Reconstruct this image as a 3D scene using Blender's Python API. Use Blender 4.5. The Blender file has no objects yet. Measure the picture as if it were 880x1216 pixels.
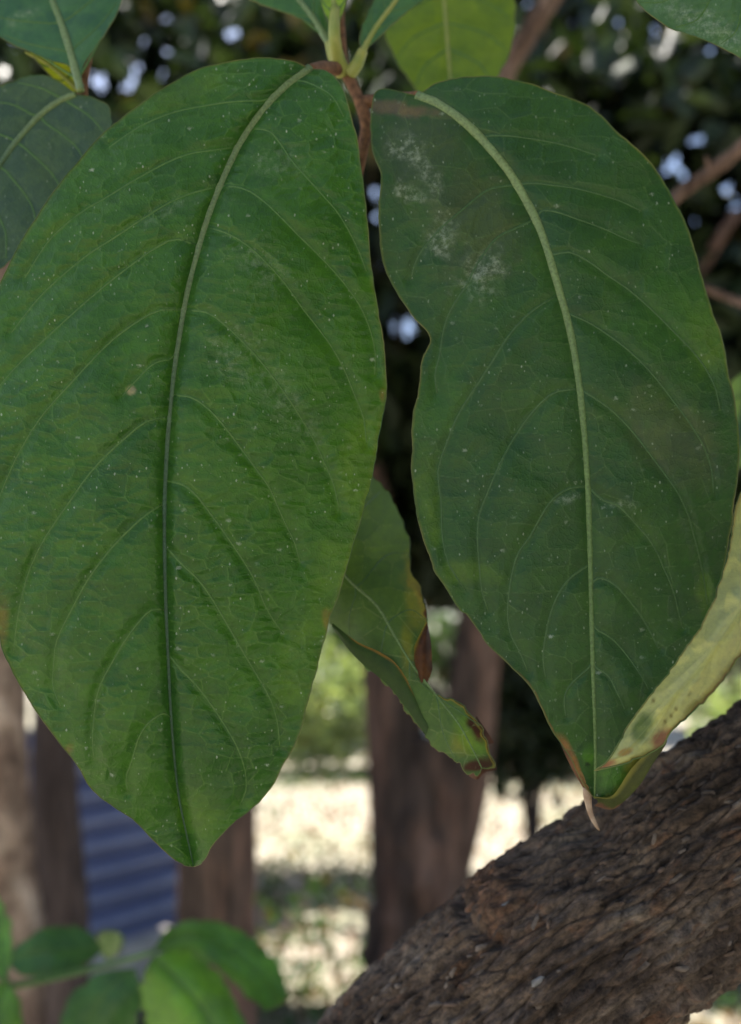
import bpy, math, random
import numpy as np
from mathutils import Vector, Matrix

random.seed(7)
rng = np.random.default_rng(11)
SC = bpy.context.scene
COL = SC.collection

# ------------------------------------------------------------------ camera, sky, sun, exposure
PW, PH = 880.0, 1216.0          # size of the photograph, used to read off directions
FPX = 1150.0                    # focal length in photograph pixels
PITCH = math.radians(8.0)
CAM = np.array([0.0, 0.0, 1.5])
FWD = np.array([0.0, math.cos(PITCH), math.sin(PITCH)])
UPV = np.array([0.0, -math.sin(PITCH), math.cos(PITCH)])
RGT = np.array([1.0, 0.0, 0.0])

cam = bpy.data.cameras.new('camera')
cam.sensor_fit = 'VERTICAL'
cam.sensor_height = 24.0
cam.lens = 24.0 * FPX / PH
cam.clip_start = 0.01
cam.clip_end = 3000.0
cam.dof.use_dof = True
cam.dof.focus_distance = 0.245
cam.dof.aperture_fstop = 5.8
cam.dof.aperture_blades = 0
camo = bpy.data.objects.new('camera', cam)
COL.objects.link(camo)
camo.location = CAM
camo.rotation_euler = (math.radians(90) + PITCH, 0, 0)
SC.camera = camo

SUN_DIR = np.array([-0.30, 0.36, 1.0]); SUN_DIR = SUN_DIR / np.linalg.norm(SUN_DIR)   # towards the sun
SUN_EL = math.asin(SUN_DIR[2])
SUN_AZ = math.atan2(SUN_DIR[0], SUN_DIR[1])
world = bpy.data.worlds.new('World')
SC.world = world
world.use_nodes = True
wn = world.node_tree
sky = wn.nodes.new('ShaderNodeTexSky')
sky.sky_type = 'NISHITA'
sky.sun_disc = False
sky.sun_elevation = SUN_EL
sky.sun_rotation = SUN_AZ
sky.air_density = 0.9
sky.dust_density = 1.8
bg = wn.nodes['Background']
bg.inputs['Strength'].default_value = 0.105
wn.links.new(sky.outputs[0], bg.inputs['Color'])

sl = bpy.data.lights.new('sun', 'SUN')
sl.energy = 5.0
sl.angle = math.radians(0.53)
sl.color = (1.0, 0.95, 0.87)
so = bpy.data.objects.new('sun', sl)
COL.objects.link(so)
so.rotation_euler = Vector(-SUN_DIR).to_track_quat('-Z', 'Y').to_euler()

vs = SC.view_settings
vs.view_transform = 'Standard'
vs.look = 'None'
vs.exposure = 1.55
vs.gamma = 1.0
vs.use_curve_mapping = False
SC.cycles.use_denoising = True
SC.cycles.max_bounces = 8
SC.cycles.transparent_max_bounces = 8
SC.cycles.sample_clamp_indirect = 6.0

# ------------------------------------------------------------------ helpers
def at(x, y, d):
    """photograph pixel + distance along the view axis -> world point(s)"""
    x = np.asarray(x, float); y = np.asarray(y, float); d = np.asarray(d, float)
    return CAM + d[..., None] * (FWD + ((x - PW / 2) / FPX)[..., None] * RGT + ((PH / 2 - y) / FPX)[..., None] * UPV)

def to_px(P):
    v = np.asarray(P) - CAM
    d = v @ FWD
    return np.stack([PW / 2 + FPX * (v @ RGT) / d, PH / 2 - FPX * (v @ UPV) / d, d], -1)

def _h(ix, iy, iz, seed):
    n = (ix * 374761393 + iy * 668265263 + iz * 2147483647 + seed * 1274126177) & 0xffffffff
    n = ((n ^ (n >> 13)) * 1274126177) & 0xffffffff
    n = ((n ^ (n >> 15)) * 2246822519) & 0xffffffff
    return ((n ^ (n >> 16)) & 0xffff) / 65535.0

def noise(x, y, z=0.0, seed=0):
    """value noise, -1..1"""
    x, y, z = np.broadcast_arrays(np.asarray(x, float), np.asarray(y, float), np.asarray(z, float))
    xi = np.floor(x).astype(np.int64); yi = np.floor(y).astype(np.int64); zi = np.floor(z).astype(np.int64)
    fx = x - xi; fy = y - yi; fz = z - zi
    fx = fx * fx * fx * (fx * (fx * 6 - 15) + 10); fy = fy * fy * fy * (fy * (fy * 6 - 15) + 10); fz = fz * fz * fz * (fz * (fz * 6 - 15) + 10)
    r = 0
    for a in (0, 1):
        for b in (0, 1):
            for c in (0, 1):
                w = (fx if a else 1 - fx) * (fy if b else 1 - fy) * (fz if c else 1 - fz)
                r = r + w * _h(xi + a, yi + b, zi + c, seed)
    return r * 2 - 1

def fbm(x, y, z=0.0, octv=4, seed=0):
    r = 0; a = 1.0; s = 0
    for k in range(octv):
        r = r + a * noise(np.asarray(x) * 2 ** k, np.asarray(y) * 2 ** k, np.asarray(z) * 2 ** k, seed + k * 17)
        s += a; a *= 0.5
    return r / s

def resample(pts, n, smooth=True):
    """Catmull-Rom through pts, resampled to n points at equal arc length"""
    P = np.asarray(pts, float)
    if smooth and len(P) > 2:
        Q = np.vstack([2 * P[0] - P[1], P, 2 * P[-1] - P[-2]])
        out = []
        t = np.linspace(0, 1, 12, endpoint=False)[:, None]
        for i in range(1, len(Q) - 2):
            p0, p1, p2, p3 = Q[i - 1], Q[i], Q[i + 1], Q[i + 2]
            out.append(0.5 * (2 * p1 + (p2 - p0) * t + (2 * p0 - 5 * p1 + 4 * p2 - p3) * t ** 2 + (3 * p1 - p0 - 3 * p2 + p3) * t ** 3))
        out.append(P[-1:])
        P = np.vstack(out)
    L = np.concatenate([[0], np.cumsum(np.linalg.norm(np.diff(P, axis=0), axis=1))])
    s = np.linspace(0, L[-1], n)
    return np.stack([np.interp(s, L, P[:, k]) for k in range(P.shape[1])], -1)

def dist_poly(X, Y, poly):
    """distance from every (X,Y) to a polyline in pixels"""
    best = np.full(X.shape, 1e9)
    for a, b in zip(poly[:-1], poly[1:]):
        d = b - a; L2 = d @ d + 1e-9
        t = np.clip(((X - a[0]) * d[0] + (Y - a[1]) * d[1]) / L2, 0, 1)
        q = (X - a[0] - t * d[0]) ** 2 + (Y - a[1] - t * d[1]) ** 2
        np.minimum(best, q, out=best)
    return np.sqrt(best)

def tag(o, label=None, cat=None, group=None, kind=None):
    if label: o['label'] = label
    if cat: o['category'] = cat
    if group: o['group'] = group
    if kind: o['kind'] = kind
    return o

def empty(name, loc, label, cat, group=None):
    o = bpy.data.objects.new(name, None)
    COL.objects.link(o)
    o.location = [float(v) for v in loc]
    o.empty_display_size = 0.05
    return tag(o, label, cat, group)

def new_mesh(name, V, F, mat, parent=None, smooth=True, attrs=None):
    V = np.asarray(V, float)
    off = np.zeros(3)
    p = parent
    while p is not None:
        off = off + np.array(p.location[:]); p = p.parent
    V = V - off
    me = bpy.data.meshes.new(name)
    F = np.asarray(F) if not isinstance(F, list) else F
    if isinstance(F, np.ndarray):
        k = F.shape[1]
        me.vertices.add(len(V)); me.vertices.foreach_set('co', V.astype(np.float32).ravel())
        me.loops.add(F.size); me.loops.foreach_set('vertex_index', F.astype(np.int32).ravel())
        me.polygons.add(len(F))
        me.polygons.foreach_set('loop_start', np.arange(0, F.size, k, dtype=np.int32))
        me.update(calc_edges=True)
    else:
        me.from_pydata(V.tolist(), [], F)
    if smooth:
        me.polygons.foreach_set('use_smooth', np.ones(len(me.polygons), dtype=bool))
    for an, arr in (attrs or {}).items():
        arr = np.asarray(arr, np.float32)
        if arr.ndim == 2 and arr.shape[1] == 3:
            at_ = me.attributes.new(an, 'FLOAT_VECTOR', 'POINT'); at_.data.foreach_set('vector', arr.ravel())
        elif arr.ndim == 2 and arr.shape[1] == 4:
            at_ = me.attributes.new(an, 'FLOAT_COLOR', 'POINT'); at_.data.foreach_set('color', arr.ravel())
        else:
            at_ = me.attributes.new(an, 'FLOAT', 'POINT'); at_.data.foreach_set('value', arr.ravel())
    me.materials.append(mat)
    me.validate()
    me.update()
    o = bpy.data.objects.new(name, me)
    COL.objects.link(o)
    if parent is not None:
        o.parent = parent
    return o

def grid_faces(ni, nj, wrap=False):
    i = np.arange(ni - 1)[:, None]; j = np.arange(nj if wrap else nj - 1)[None, :]
    j2 = (j + 1) % nj
    return np.stack([(i * nj + j).ravel(), (i * nj + j2).ravel(), ((i + 1) * nj + j2).ravel(), ((i + 1) * nj + j).ravel()], -1)

def tube_geo(P, R, seg=8, flat=1.0, view=None, cap=True):
    """tube along 3D points with radii; flat squashes it along the view direction"""
    P = np.asarray(P, float); n = len(P); R = np.broadcast_to(np.asarray(R, float), (n,))
    T = np.gradient(P, axis=0); T /= np.linalg.norm(T, axis=1)[:, None] + 1e-12
    ref = np.array([0.31, -0.9, 0.3]) if view is None else np.asarray(view, float)
    A = np.cross(T, ref); A /= np.linalg.norm(A, axis=1)[:, None] + 1e-12
    B = np.cross(A, T)
    th = np.linspace(0, 2 * math.pi, seg, endpoint=False)
    V = P[:, None, :] + R[:, None, None] * (np.cos(th)[None, :, None] * A[:, None, :] + flat * np.sin(th)[None, :, None] * B[:, None, :])
    V = V.reshape(-1, 3)
    F = grid_faces(n, seg, wrap=True)
    if cap:
        c = len(V)
        V = np.vstack([V, P[:1], P[-1:]])
        k = np.arange(seg); k2 = (k + 1) % seg
        F = F.tolist() + [[int(c), int(b), int(a)] for a, b in zip(k, k2)] + [[int(c + 1), int((n - 1) * seg + a), int((n - 1) * seg + b)] for a, b in zip(k, k2)]
    return V, F

# ------------------------------------------------------------------ materials
def mat_new(name):
    m = bpy.data.materials.new(name); m.use_nodes = True
    nt = m.node_tree
    return m, nt, nt.nodes['Principled BSDF'], nt.nodes['Material Output']

def N(nt, kind, **kw):
    n = nt.nodes.new('ShaderNode' + kind)
    for k, v in kw.items():
        if k in n.inputs: n.inputs[k].default_value = v
        else: setattr(n, k, v)
    return n

def math_n(nt, op, a, b=None, clamp=False):
    n = nt.nodes.new('ShaderNodeMath'); n.operation = op; n.use_clamp = clamp
    for i, v in enumerate((a, b)):
        if v is None: continue
        if isinstance(v, (int, float)): n.inputs[i].default_value = v
        else: nt.links.new(v, n.inputs[i])
    return n.outputs[0]

def mixc(nt, fac, a, b, blend='MIX'):
    n = nt.nodes.new('ShaderNodeMix'); n.data_type = 'RGBA'; n.blend_type = blend
    for idx, v in ((0, fac), (6, a), (7, b)):
        if isinstance(v, (int, float)): n.inputs[idx].default_value = v
        elif isinstance(v, tuple): n.inputs[idx].default_value = v if len(v) == 4 else (*v, 1)
        else: nt.links.new(v, n.inputs[idx])
    return n.outputs[2]

def maprange(nt, v, a, b, c=0.0, d=1.0, smooth=True):
    n = nt.nodes.new('ShaderNodeMapRange')
    n.interpolation_type = 'SMOOTHSTEP' if smooth else 'LINEAR'
    nt.links.new(v, n.inputs[0])
    for i, x in enumerate((a, b, c, d)): n.inputs[i + 1].default_value = x
    return n.outputs[0]

def ramp(nt, v, stops):
    n = nt.nodes.new('ShaderNodeValToRGB')
    cr = n.color_ramp
    while len(cr.elements) < len(stops): cr.elements.new(0.5)
    for e, (p, c) in zip(cr.elements, stops):
        e.position = p; e.color = (*c, 1)
    nt.links.new(v, n.inputs[0])
    return n.outputs[0]

def attr(nt, name):
    n = nt.nodes.new('ShaderNodeAttribute'); n.attribute_name = name
    return n

def leaf_material(name, trans=0.25, rough=0.40, spec=0.34, vein_col=(0.085, 0.175, 0.035), vein_amt=0.5, speck=1.0, bump=0.5, cellb=0.26, trans_tint=(1.25, 1.25, 0.45)):
    """blade material: colour from the blade's own 'tint', fine vein network from 'd_ter', dust specks"""
    m, nt, p, out = mat_new(name)
    L = nt.links.new
    tint = attr(nt, 'tint').outputs['Color']
    uv = attr(nt, 'pxy').outputs['Vector']
    dter = attr(nt, 'd_ter').outputs['Fac']
    dust = attr(nt, 'dust').outputs['Fac']
    n1 = N(nt, 'TexNoise', Scale=0.013, Detail=5.0, Roughness=0.6); L(uv, n1.inputs['Vector'])
    n2 = N(nt, 'TexNoise', Scale=0.11, Detail=3.0, Roughness=0.6); L(uv, n2.inputs['Vector'])
    n3 = N(nt, 'TexNoise', Scale=0.55, Detail=2.0); L(uv, n3.inputs['Vector'])
    col = mixc(nt, 1.0, tint, ramp(nt, n1.outputs['Fac'], [(0.28, (0.74, 0.82, 0.92)), (0.5, (1.0, 1.0, 1.0)), (0.70, (1.12, 1.08, 0.92))]), 'MULTIPLY')
    col = mixc(nt, 1.0, col, ramp(nt, n2.outputs['Fac'], [(0.3, (0.86, 0.86, 0.9)), (0.7, (1.14, 1.12, 1.0))]), 'MULTIPLY')
    cid = attr(nt, 'cellid').outputs['Fac']
    col = mixc(nt, 1.0, col, ramp(nt, cid, [(0.0, (0.87, 0.90, 0.92)), (1.0, (1.20, 1.13, 0.97))]), 'MULTIPLY')
    # fine veins
    nv_ = N(nt, 'TexNoise', Scale=0.022, Detail=3.0); L(uv, nv_.inputs['Vector'])
    vis = maprange(nt, nv_.outputs['Fac'], 0.36, 0.62, 0.35, 1.0)
    line = math_n(nt, 'MULTIPLY', maprange(nt, dter, 0.2, 1.2, 1.0, 0.0), vis)
    col = mixc(nt, math_n(nt, 'MULTIPLY', line, vein_amt), col, vein_col)
    # dust specks: two sizes of scattered flecks
    def specks(scale, lo, prob, stretch):
        mp = N(nt, 'Mapping'); mp.inputs['Scale'].default_value = (scale * stretch, scale, 1)
        mp.inputs['Rotation'].default_value = (0, 0, 0.5)
        L(uv, mp.inputs['Vector'])
        wob = N(nt, 'TexNoise', Scale=0.35, Detail=2.0); L(uv, wob.inputs['Vector'])
        addv = nt.nodes.new('ShaderNodeVectorMath'); addv.operation = 'MULTIPLY_ADD'
        L(wob.outputs['Color'], addv.inputs[0]); addv.inputs[1].default_value = (0.22, 0.22, 0); L(mp.outputs[0], addv.inputs[2])
        v = N(nt, 'TexVoronoi', Scale=1.0, Randomness=1.0); v.voronoi_dimensions = '2D'
        L(addv.outputs[0], v.inputs['Vector'])
        sep = nt.nodes.new('ShaderNodeSeparateColor'); L(v.outputs['Color'], sep.inputs[0])
        on = math_n(nt, 'LESS_THAN', sep.outputs[0], prob)
        size = math_n(nt, 'MULTIPLY', sep.outputs[1], lo)
        d = math_n(nt, 'SUBTRACT', v.outputs['Distance'], size)
        mk = maprange(nt, d, -0.05, 0.05, 1.0, 0.0)
        return math_n(nt, 'MULTIPLY', math_n(nt, 'MULTIPLY', mk, on), math_n(nt, 'POWER', sep.outputs[2], 1.3))
    s1 = specks(0.085, 0.14, 0.5, 1.6)
    s2 = specks(0.036, 0.07, 0.55, 0.7)
    sp = math_n(nt, 'ADD', s1, s2, clamp=True)
    clus = N(nt, 'TexNoise', Scale=0.024, Detail=4.0); L(uv, clus.inputs['Vector'])
    sp = math_n(nt, 'MULTIPLY', sp, maprange(nt, clus.outputs['Fac'], 0.38, 0.62, 0.12, 1.0))
    sp = math_n(nt, 'MULTIPLY', sp, speck)
    dn = N(nt, 'TexNoise', Scale=0.12, Detail=8.0, Roughness=0.8); L(uv, dn.inputs['Vector'])
    dmask = math_n(nt, 'MULTIPLY', dust, maprange(nt, dn.outputs['Fac'], 0.42, 0.70, 0.0, 1.0), clamp=True)
    allc = math_n(nt, 'MAXIMUM', math_n(nt, 'MULTIPLY', sp, 0.8), math_n(nt, 'MULTIPLY', dmask, 0.6))
    col2 = mixc(nt, allc, col, (0.36, 0.42, 0.36))
    L(col2, p.inputs['Base Color'])
    rg = math_n(nt, 'ADD', math_n(nt, 'MULTIPLY', n2.outputs['Fac'], 0.16), rough - 0.08)
    L(mixf(nt, allc, rg, 0.9), p.inputs['Roughness'])
    p.inputs['Specular IOR Level'].default_value = spec
    # relief
    hgt = math_n(nt, 'MULTIPLY', maprange(nt, dter, 0.0, 6.5), 5.0)
    hgt = math_n(nt, 'ADD', math_n(nt, 'MULTIPLY', math_n(nt, 'MULTIPLY', hgt, cellb), maprange(nt, nv_.outputs['Fac'], 0.35, 0.65, 0.35, 1.2)), math_n(nt, 'MULTIPLY', n3.outputs['Fac'], 0.4))
    vf = N(nt, 'TexVoronoi', Scale=0.13); vf.voronoi_dimensions = '2D'; vf.feature = 'DISTANCE_TO_EDGE'; L(uv, vf.inputs['Vector'])
    hgt = math_n(nt, 'ADD', hgt, math_n(nt, 'MULTIPLY', maprange(nt, vf.outputs['Distance'], 0.0, 0.22), 0.22))
    b = N(nt, 'Bump', Strength=bump, Distance=0.0004); L(hgt, b.inputs['Height'])
    L(b.outputs[0], p.inputs['Normal'])
    tr = N(nt, 'BsdfTranslucent')
    tc = mixc(nt, 1.0, col2, tuple(trans_tint), 'MULTIPLY')
    L(tc, tr.inputs['Color']); L(b.outputs[0], tr.inputs['Normal'])
    mx = N(nt, 'MixShader'); mx.inputs[0].default_value = trans
    L(p.outputs[0], mx.inputs[1]); L(tr.outputs[0], mx.inputs[2]); L(mx.outputs[0], out.inputs['Surface'])
    return m

def mixf(nt, fac, a, b):
    n = nt.nodes.new('ShaderNodeMix'); n.data_type = 'FLOAT'
    for idx, v in ((0, fac), (2, a), (3, b)):
        if isinstance(v, (int, float)): n.inputs[idx].default_value = v
        else: nt.links.new(v, n.inputs[idx])
    return n.outputs[0]

def rib_material(name, base, tip, rough=0.5):
    m, nt, p, out = mat_new(name)
    geo = N(nt, 'NewGeometry')
    n = N(nt, 'TexNoise', Scale=1400.0, Detail=3.0); nt.links.new(geo.outputs['Position'], n.inputs['Vector'])
    al = attr(nt, 'along').outputs['Fac']
    c = mixc(nt, maprange(nt, al, 0.15, 0.65), base, tip)
    c = mixc(nt, 1.0, c, ramp(nt, n.outputs['Fac'], [(0.3, (0.75, 0.75, 0.75)), (0.7, (1.3, 1.3, 1.3))]), 'MULTIPLY')
    nt.links.new(c, p.inputs['Base Color'])
    p.inputs['Roughness'].default_value = rough; p.inputs['Specular IOR Level'].default_value = 0.3
    b = N(nt, 'Bump', Strength=0.5, Distance=0.0002); nt.links.new(n.outputs['Fac'], b.inputs['Height'])
    nt.links.new(b.outputs[0], p.inputs['Normal'])
    return m

def vein_material(name, c0, c1, rough=0.5, scale=900.0):
    m, nt, p, out = mat_new(name)
    geo = N(nt, 'NewGeometry')
    n = N(nt, 'TexNoise', Scale=scale, Detail=3.0); nt.links.new(geo.outputs['Position'], n.inputs['Vector'])
    nt.links.new(ramp(nt, n.outputs['Fac'], [(0.3, c0), (0.7, c1)]), p.inputs['Base Color'])
    p.inputs['Roughness'].default_value = rough
    p.inputs['Specular IOR Level'].default_value = 0.3
    b = N(nt, 'Bump', Strength=0.4, Distance=0.0002); nt.links.new(n.outputs['Fac'], b.inputs['Height'])
    nt.links.new(b.outputs[0], p.inputs['Normal'])
    return m

def bark_material(name, cols, scale=1.0, stretch=(1, 1, 0.2), rough=0.9, bump=0.6, bdist=0.01):
    m, nt, p, out = mat_new(name)
    L = nt.links.new
    tc = N(nt, 'TexCoord')
    mp = N(nt, 'Mapping'); mp.inputs['Scale'].default_value = stretch; L(tc.outputs['Object'], mp.inputs['Vector'])
    n1 = N(nt, 'TexNoise', Scale=6.0 * scale, Detail=6.0, Roughness=0.65); L(mp.outputs[0], n1.inputs['Vector'])
    n2 = N(nt, 'TexNoise', Scale=28.0 * scale, Detail=5.0, Roughness=0.7); L(mp.outputs[0], n2.inputs['Vector'])
    c = ramp(nt, n1.outputs['Fac'], [(0.34, cols[0]), (0.46, cols[1]), (0.55, cols[2]), (0.66, cols[3])])
    c = mixc(nt, 1.0, c, ramp(nt, n2.outputs['Fac'], [(0.36, (0.5, 0.5, 0.5)), (0.64, (1.4, 1.4, 1.4))]), 'MULTIPLY')
    L(c, p.inputs['Base Color']); p.inputs['Roughness'].default_value = rough
    p.inputs['Specular IOR Level'].default_value = 0.2
    b = N(nt, 'Bump', Strength=bump, Distance=bdist)
    L(math_n(nt, 'ADD', n1.outputs['Fac'], n2.outputs['Fac']), b.inputs['Height']); L(b.outputs[0], p.inputs['Normal'])
    return m

def foliage_material(name, trans=0.35, rough=0.5):
    m, nt, p, out = mat_new(name)
    L = nt.links.new
    tint = attr(nt, 'tint').outputs['Color']
    L(tint, p.inputs['Base Color']); p.inputs['Roughness'].default_value = rough
    p.inputs['Specular IOR Level'].default_value = 0.35
    tr = N(nt, 'BsdfTranslucent'); L(mixc(nt, 1.0, tint, (1.3, 1.3, 0.5), 'MULTIPLY'), tr.inputs['Color'])
    mx = N(nt, 'MixShader'); mx.inputs[0].default_value = trans
    L(p.outputs[0], mx.inputs[1]); L(tr.outputs[0], mx.inputs[2]); L(mx.outputs[0], out.inputs['Surface'])
    return m

M_LEAF = leaf_material('leaf_blade_green', trans=0.28)
M_LEAF_DULL = leaf_material('leaf_blade_dusty', trans=0.25, rough=0.5, vein_col=(0.09, 0.15, 0.055), vein_amt=0.36, speck=0.7, bump=0.5, cellb=0.12)
M_LEAF_UNDER = leaf_material('leaf_underside', trans=0.35, rough=0.6, spec=0.25, vein_col=(0.2, 0.25, 0.11), vein_amt=0.35, speck=0.15, bump=0.3)
M_LEAF_SOFT = leaf_material('leaf_blade_soft', trans=0.32, rough=0.42, vein_amt=0.25, speck=0.25, bump=0.2)
M_RIB = rib_material('midrib_green', (0.125, 0.175, 0.07), (0.030, 0.072, 0.034))
M_RIB_PALE = rib_material('midrib_pale', (0.14, 0.195, 0.075), (0.085, 0.145, 0.045))
M_VEIN = vein_material('side_vein_green', (0.045, 0.115, 0.022), (0.08, 0.155, 0.034))
M_VEIN_DULL = vein_material('side_vein_dull', (0.032, 0.078, 0.023), (0.055, 0.11, 0.034))
M_EDGE = vein_material('leaf_margin', (0.026, 0.075, 0.015), (0.13, 0.13, 0.035), scale=70)
M_STEM = vein_material('young_stem', (0.20, 0.24, 0.05), (0.30, 0.30, 0.08), scale=200)
M_STEM_BROWN = vein_material('fuzzy_brown_stem', (0.08, 0.04, 0.022), (0.22, 0.11, 0.055), rough=0.9, scale=500)
M_DRY = vein_material('dry_leaf_tip', (0.20, 0.12, 0.07), (0.46, 0.35, 0.26), rough=0.8, scale=250)
M_BROWN = vein_material('browned_leaf', (0.018, 0.008, 0.005), (0.075, 0.028, 0.012), rough=0.55, scale=180)
M_FOL = foliage_material('foliage', 0.22)
M_FOL_THIN = foliage_material('thin_foliage', 0.5)

# ------------------------------------------------------------------ leaf builder
def cells(X, Y, cx, cy, seed):
    """distance in pixels to the nearest wall of a jittered cell pattern (vein areoles)"""
    u = X / cx; v = Y / cy
    iu = np.floor(u).astype(np.int64); iv = np.floor(v).astype(np.int64)
    pts = []
    for a in (-1, 0, 1):
        for b in (-1, 0, 1):
            jx = _h(iu + a, iv + b, np.zeros_like(iu), seed); jy = _h(iu + a, iv + b, np.ones_like(iu), seed + 5)
            pts.append(((iu + a + 0.12 + 0.76 * jx) * 1.0, (iv + b + 0.12 + 0.76 * jy) * 1.0))
    D = np.stack([(u - p[0]) ** 2 + (v - p[1]) ** 2 for p in pts])
    k = np.argmin(D, axis=0)
    PX = np.stack([p[0] for p in pts]); PY = np.stack([p[1] for p in pts])
    bx = np.take_along_axis(PX, k[None], 0)[0]; by = np.take_along_axis(PY, k[None], 0)[0]
    d1 = np.take_along_axis(D, k[None], 0)[0]
    best = np.full(X.shape, 1e9)
    for q in range(9):
        ex = (PX[q] - bx); ey = (PY[q] - by)
        g = np.sqrt((ex / cx) ** 2 + (ey / cy) ** 2)
        dd = (D[q] - d1) / (2 * g + 1e-9)
        best = np.where(g > 1e-6, np.minimum(best, dd), best)
    idv = _h(np.floor(bx * 977).astype(np.int64), np.floor(by * 977).astype(np.int64), np.zeros_like(iu), seed + 2)
    return best, idv

def blobs(X, Y, lst, soft=0.5, rag=0.25):
    """soft mask from (x, y, rx, ry, angle_deg) ellipses with ragged rims"""
    r = np.zeros(X.shape)
    for (cx, cy, rx, ry, ang) in lst:
        a = math.radians(ang); dx = X - cx; dy = Y - cy
        u = (dx * math.cos(a) + dy * math.sin(a)) / rx; v = (-dx * math.sin(a) + dy * math.cos(a)) / ry
        q = np.sqrt(u * u + v * v) + rag * fbm(X / 14, Y / 14, 3.3, 3, 9)
        r = np.maximum(r, np.clip((0.9 + 0.5 * soft - q) / soft, 0, 1))
    return r * r * (3 - 2 * r)

def auto_veins(mid, edge, n, lead=0.10, seg=10):
    """secondary veins for one half: leave the midrib and arc along towards the tip"""
    out = []
    for k in range(n):
        s0 = 0.06 + 0.80 * k / n; s1 = min(s0 + lead + 0.06, 0.97)
        im = int(s0 * (len(mid) - 1)); ie = int(s1 * (len(edge) - 1))
        a, c = mid[im], edge[ie] * 0.93 + mid[ie] * 0.07
        b = 0.5 * (a + c) + 0.14 * (edge[im] - mid[im]) - 0.05 * (mid[min(im + 8, len(mid) - 1)] - mid[im])
        out.append(resample([a, b, c], seg))
    return out

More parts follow.
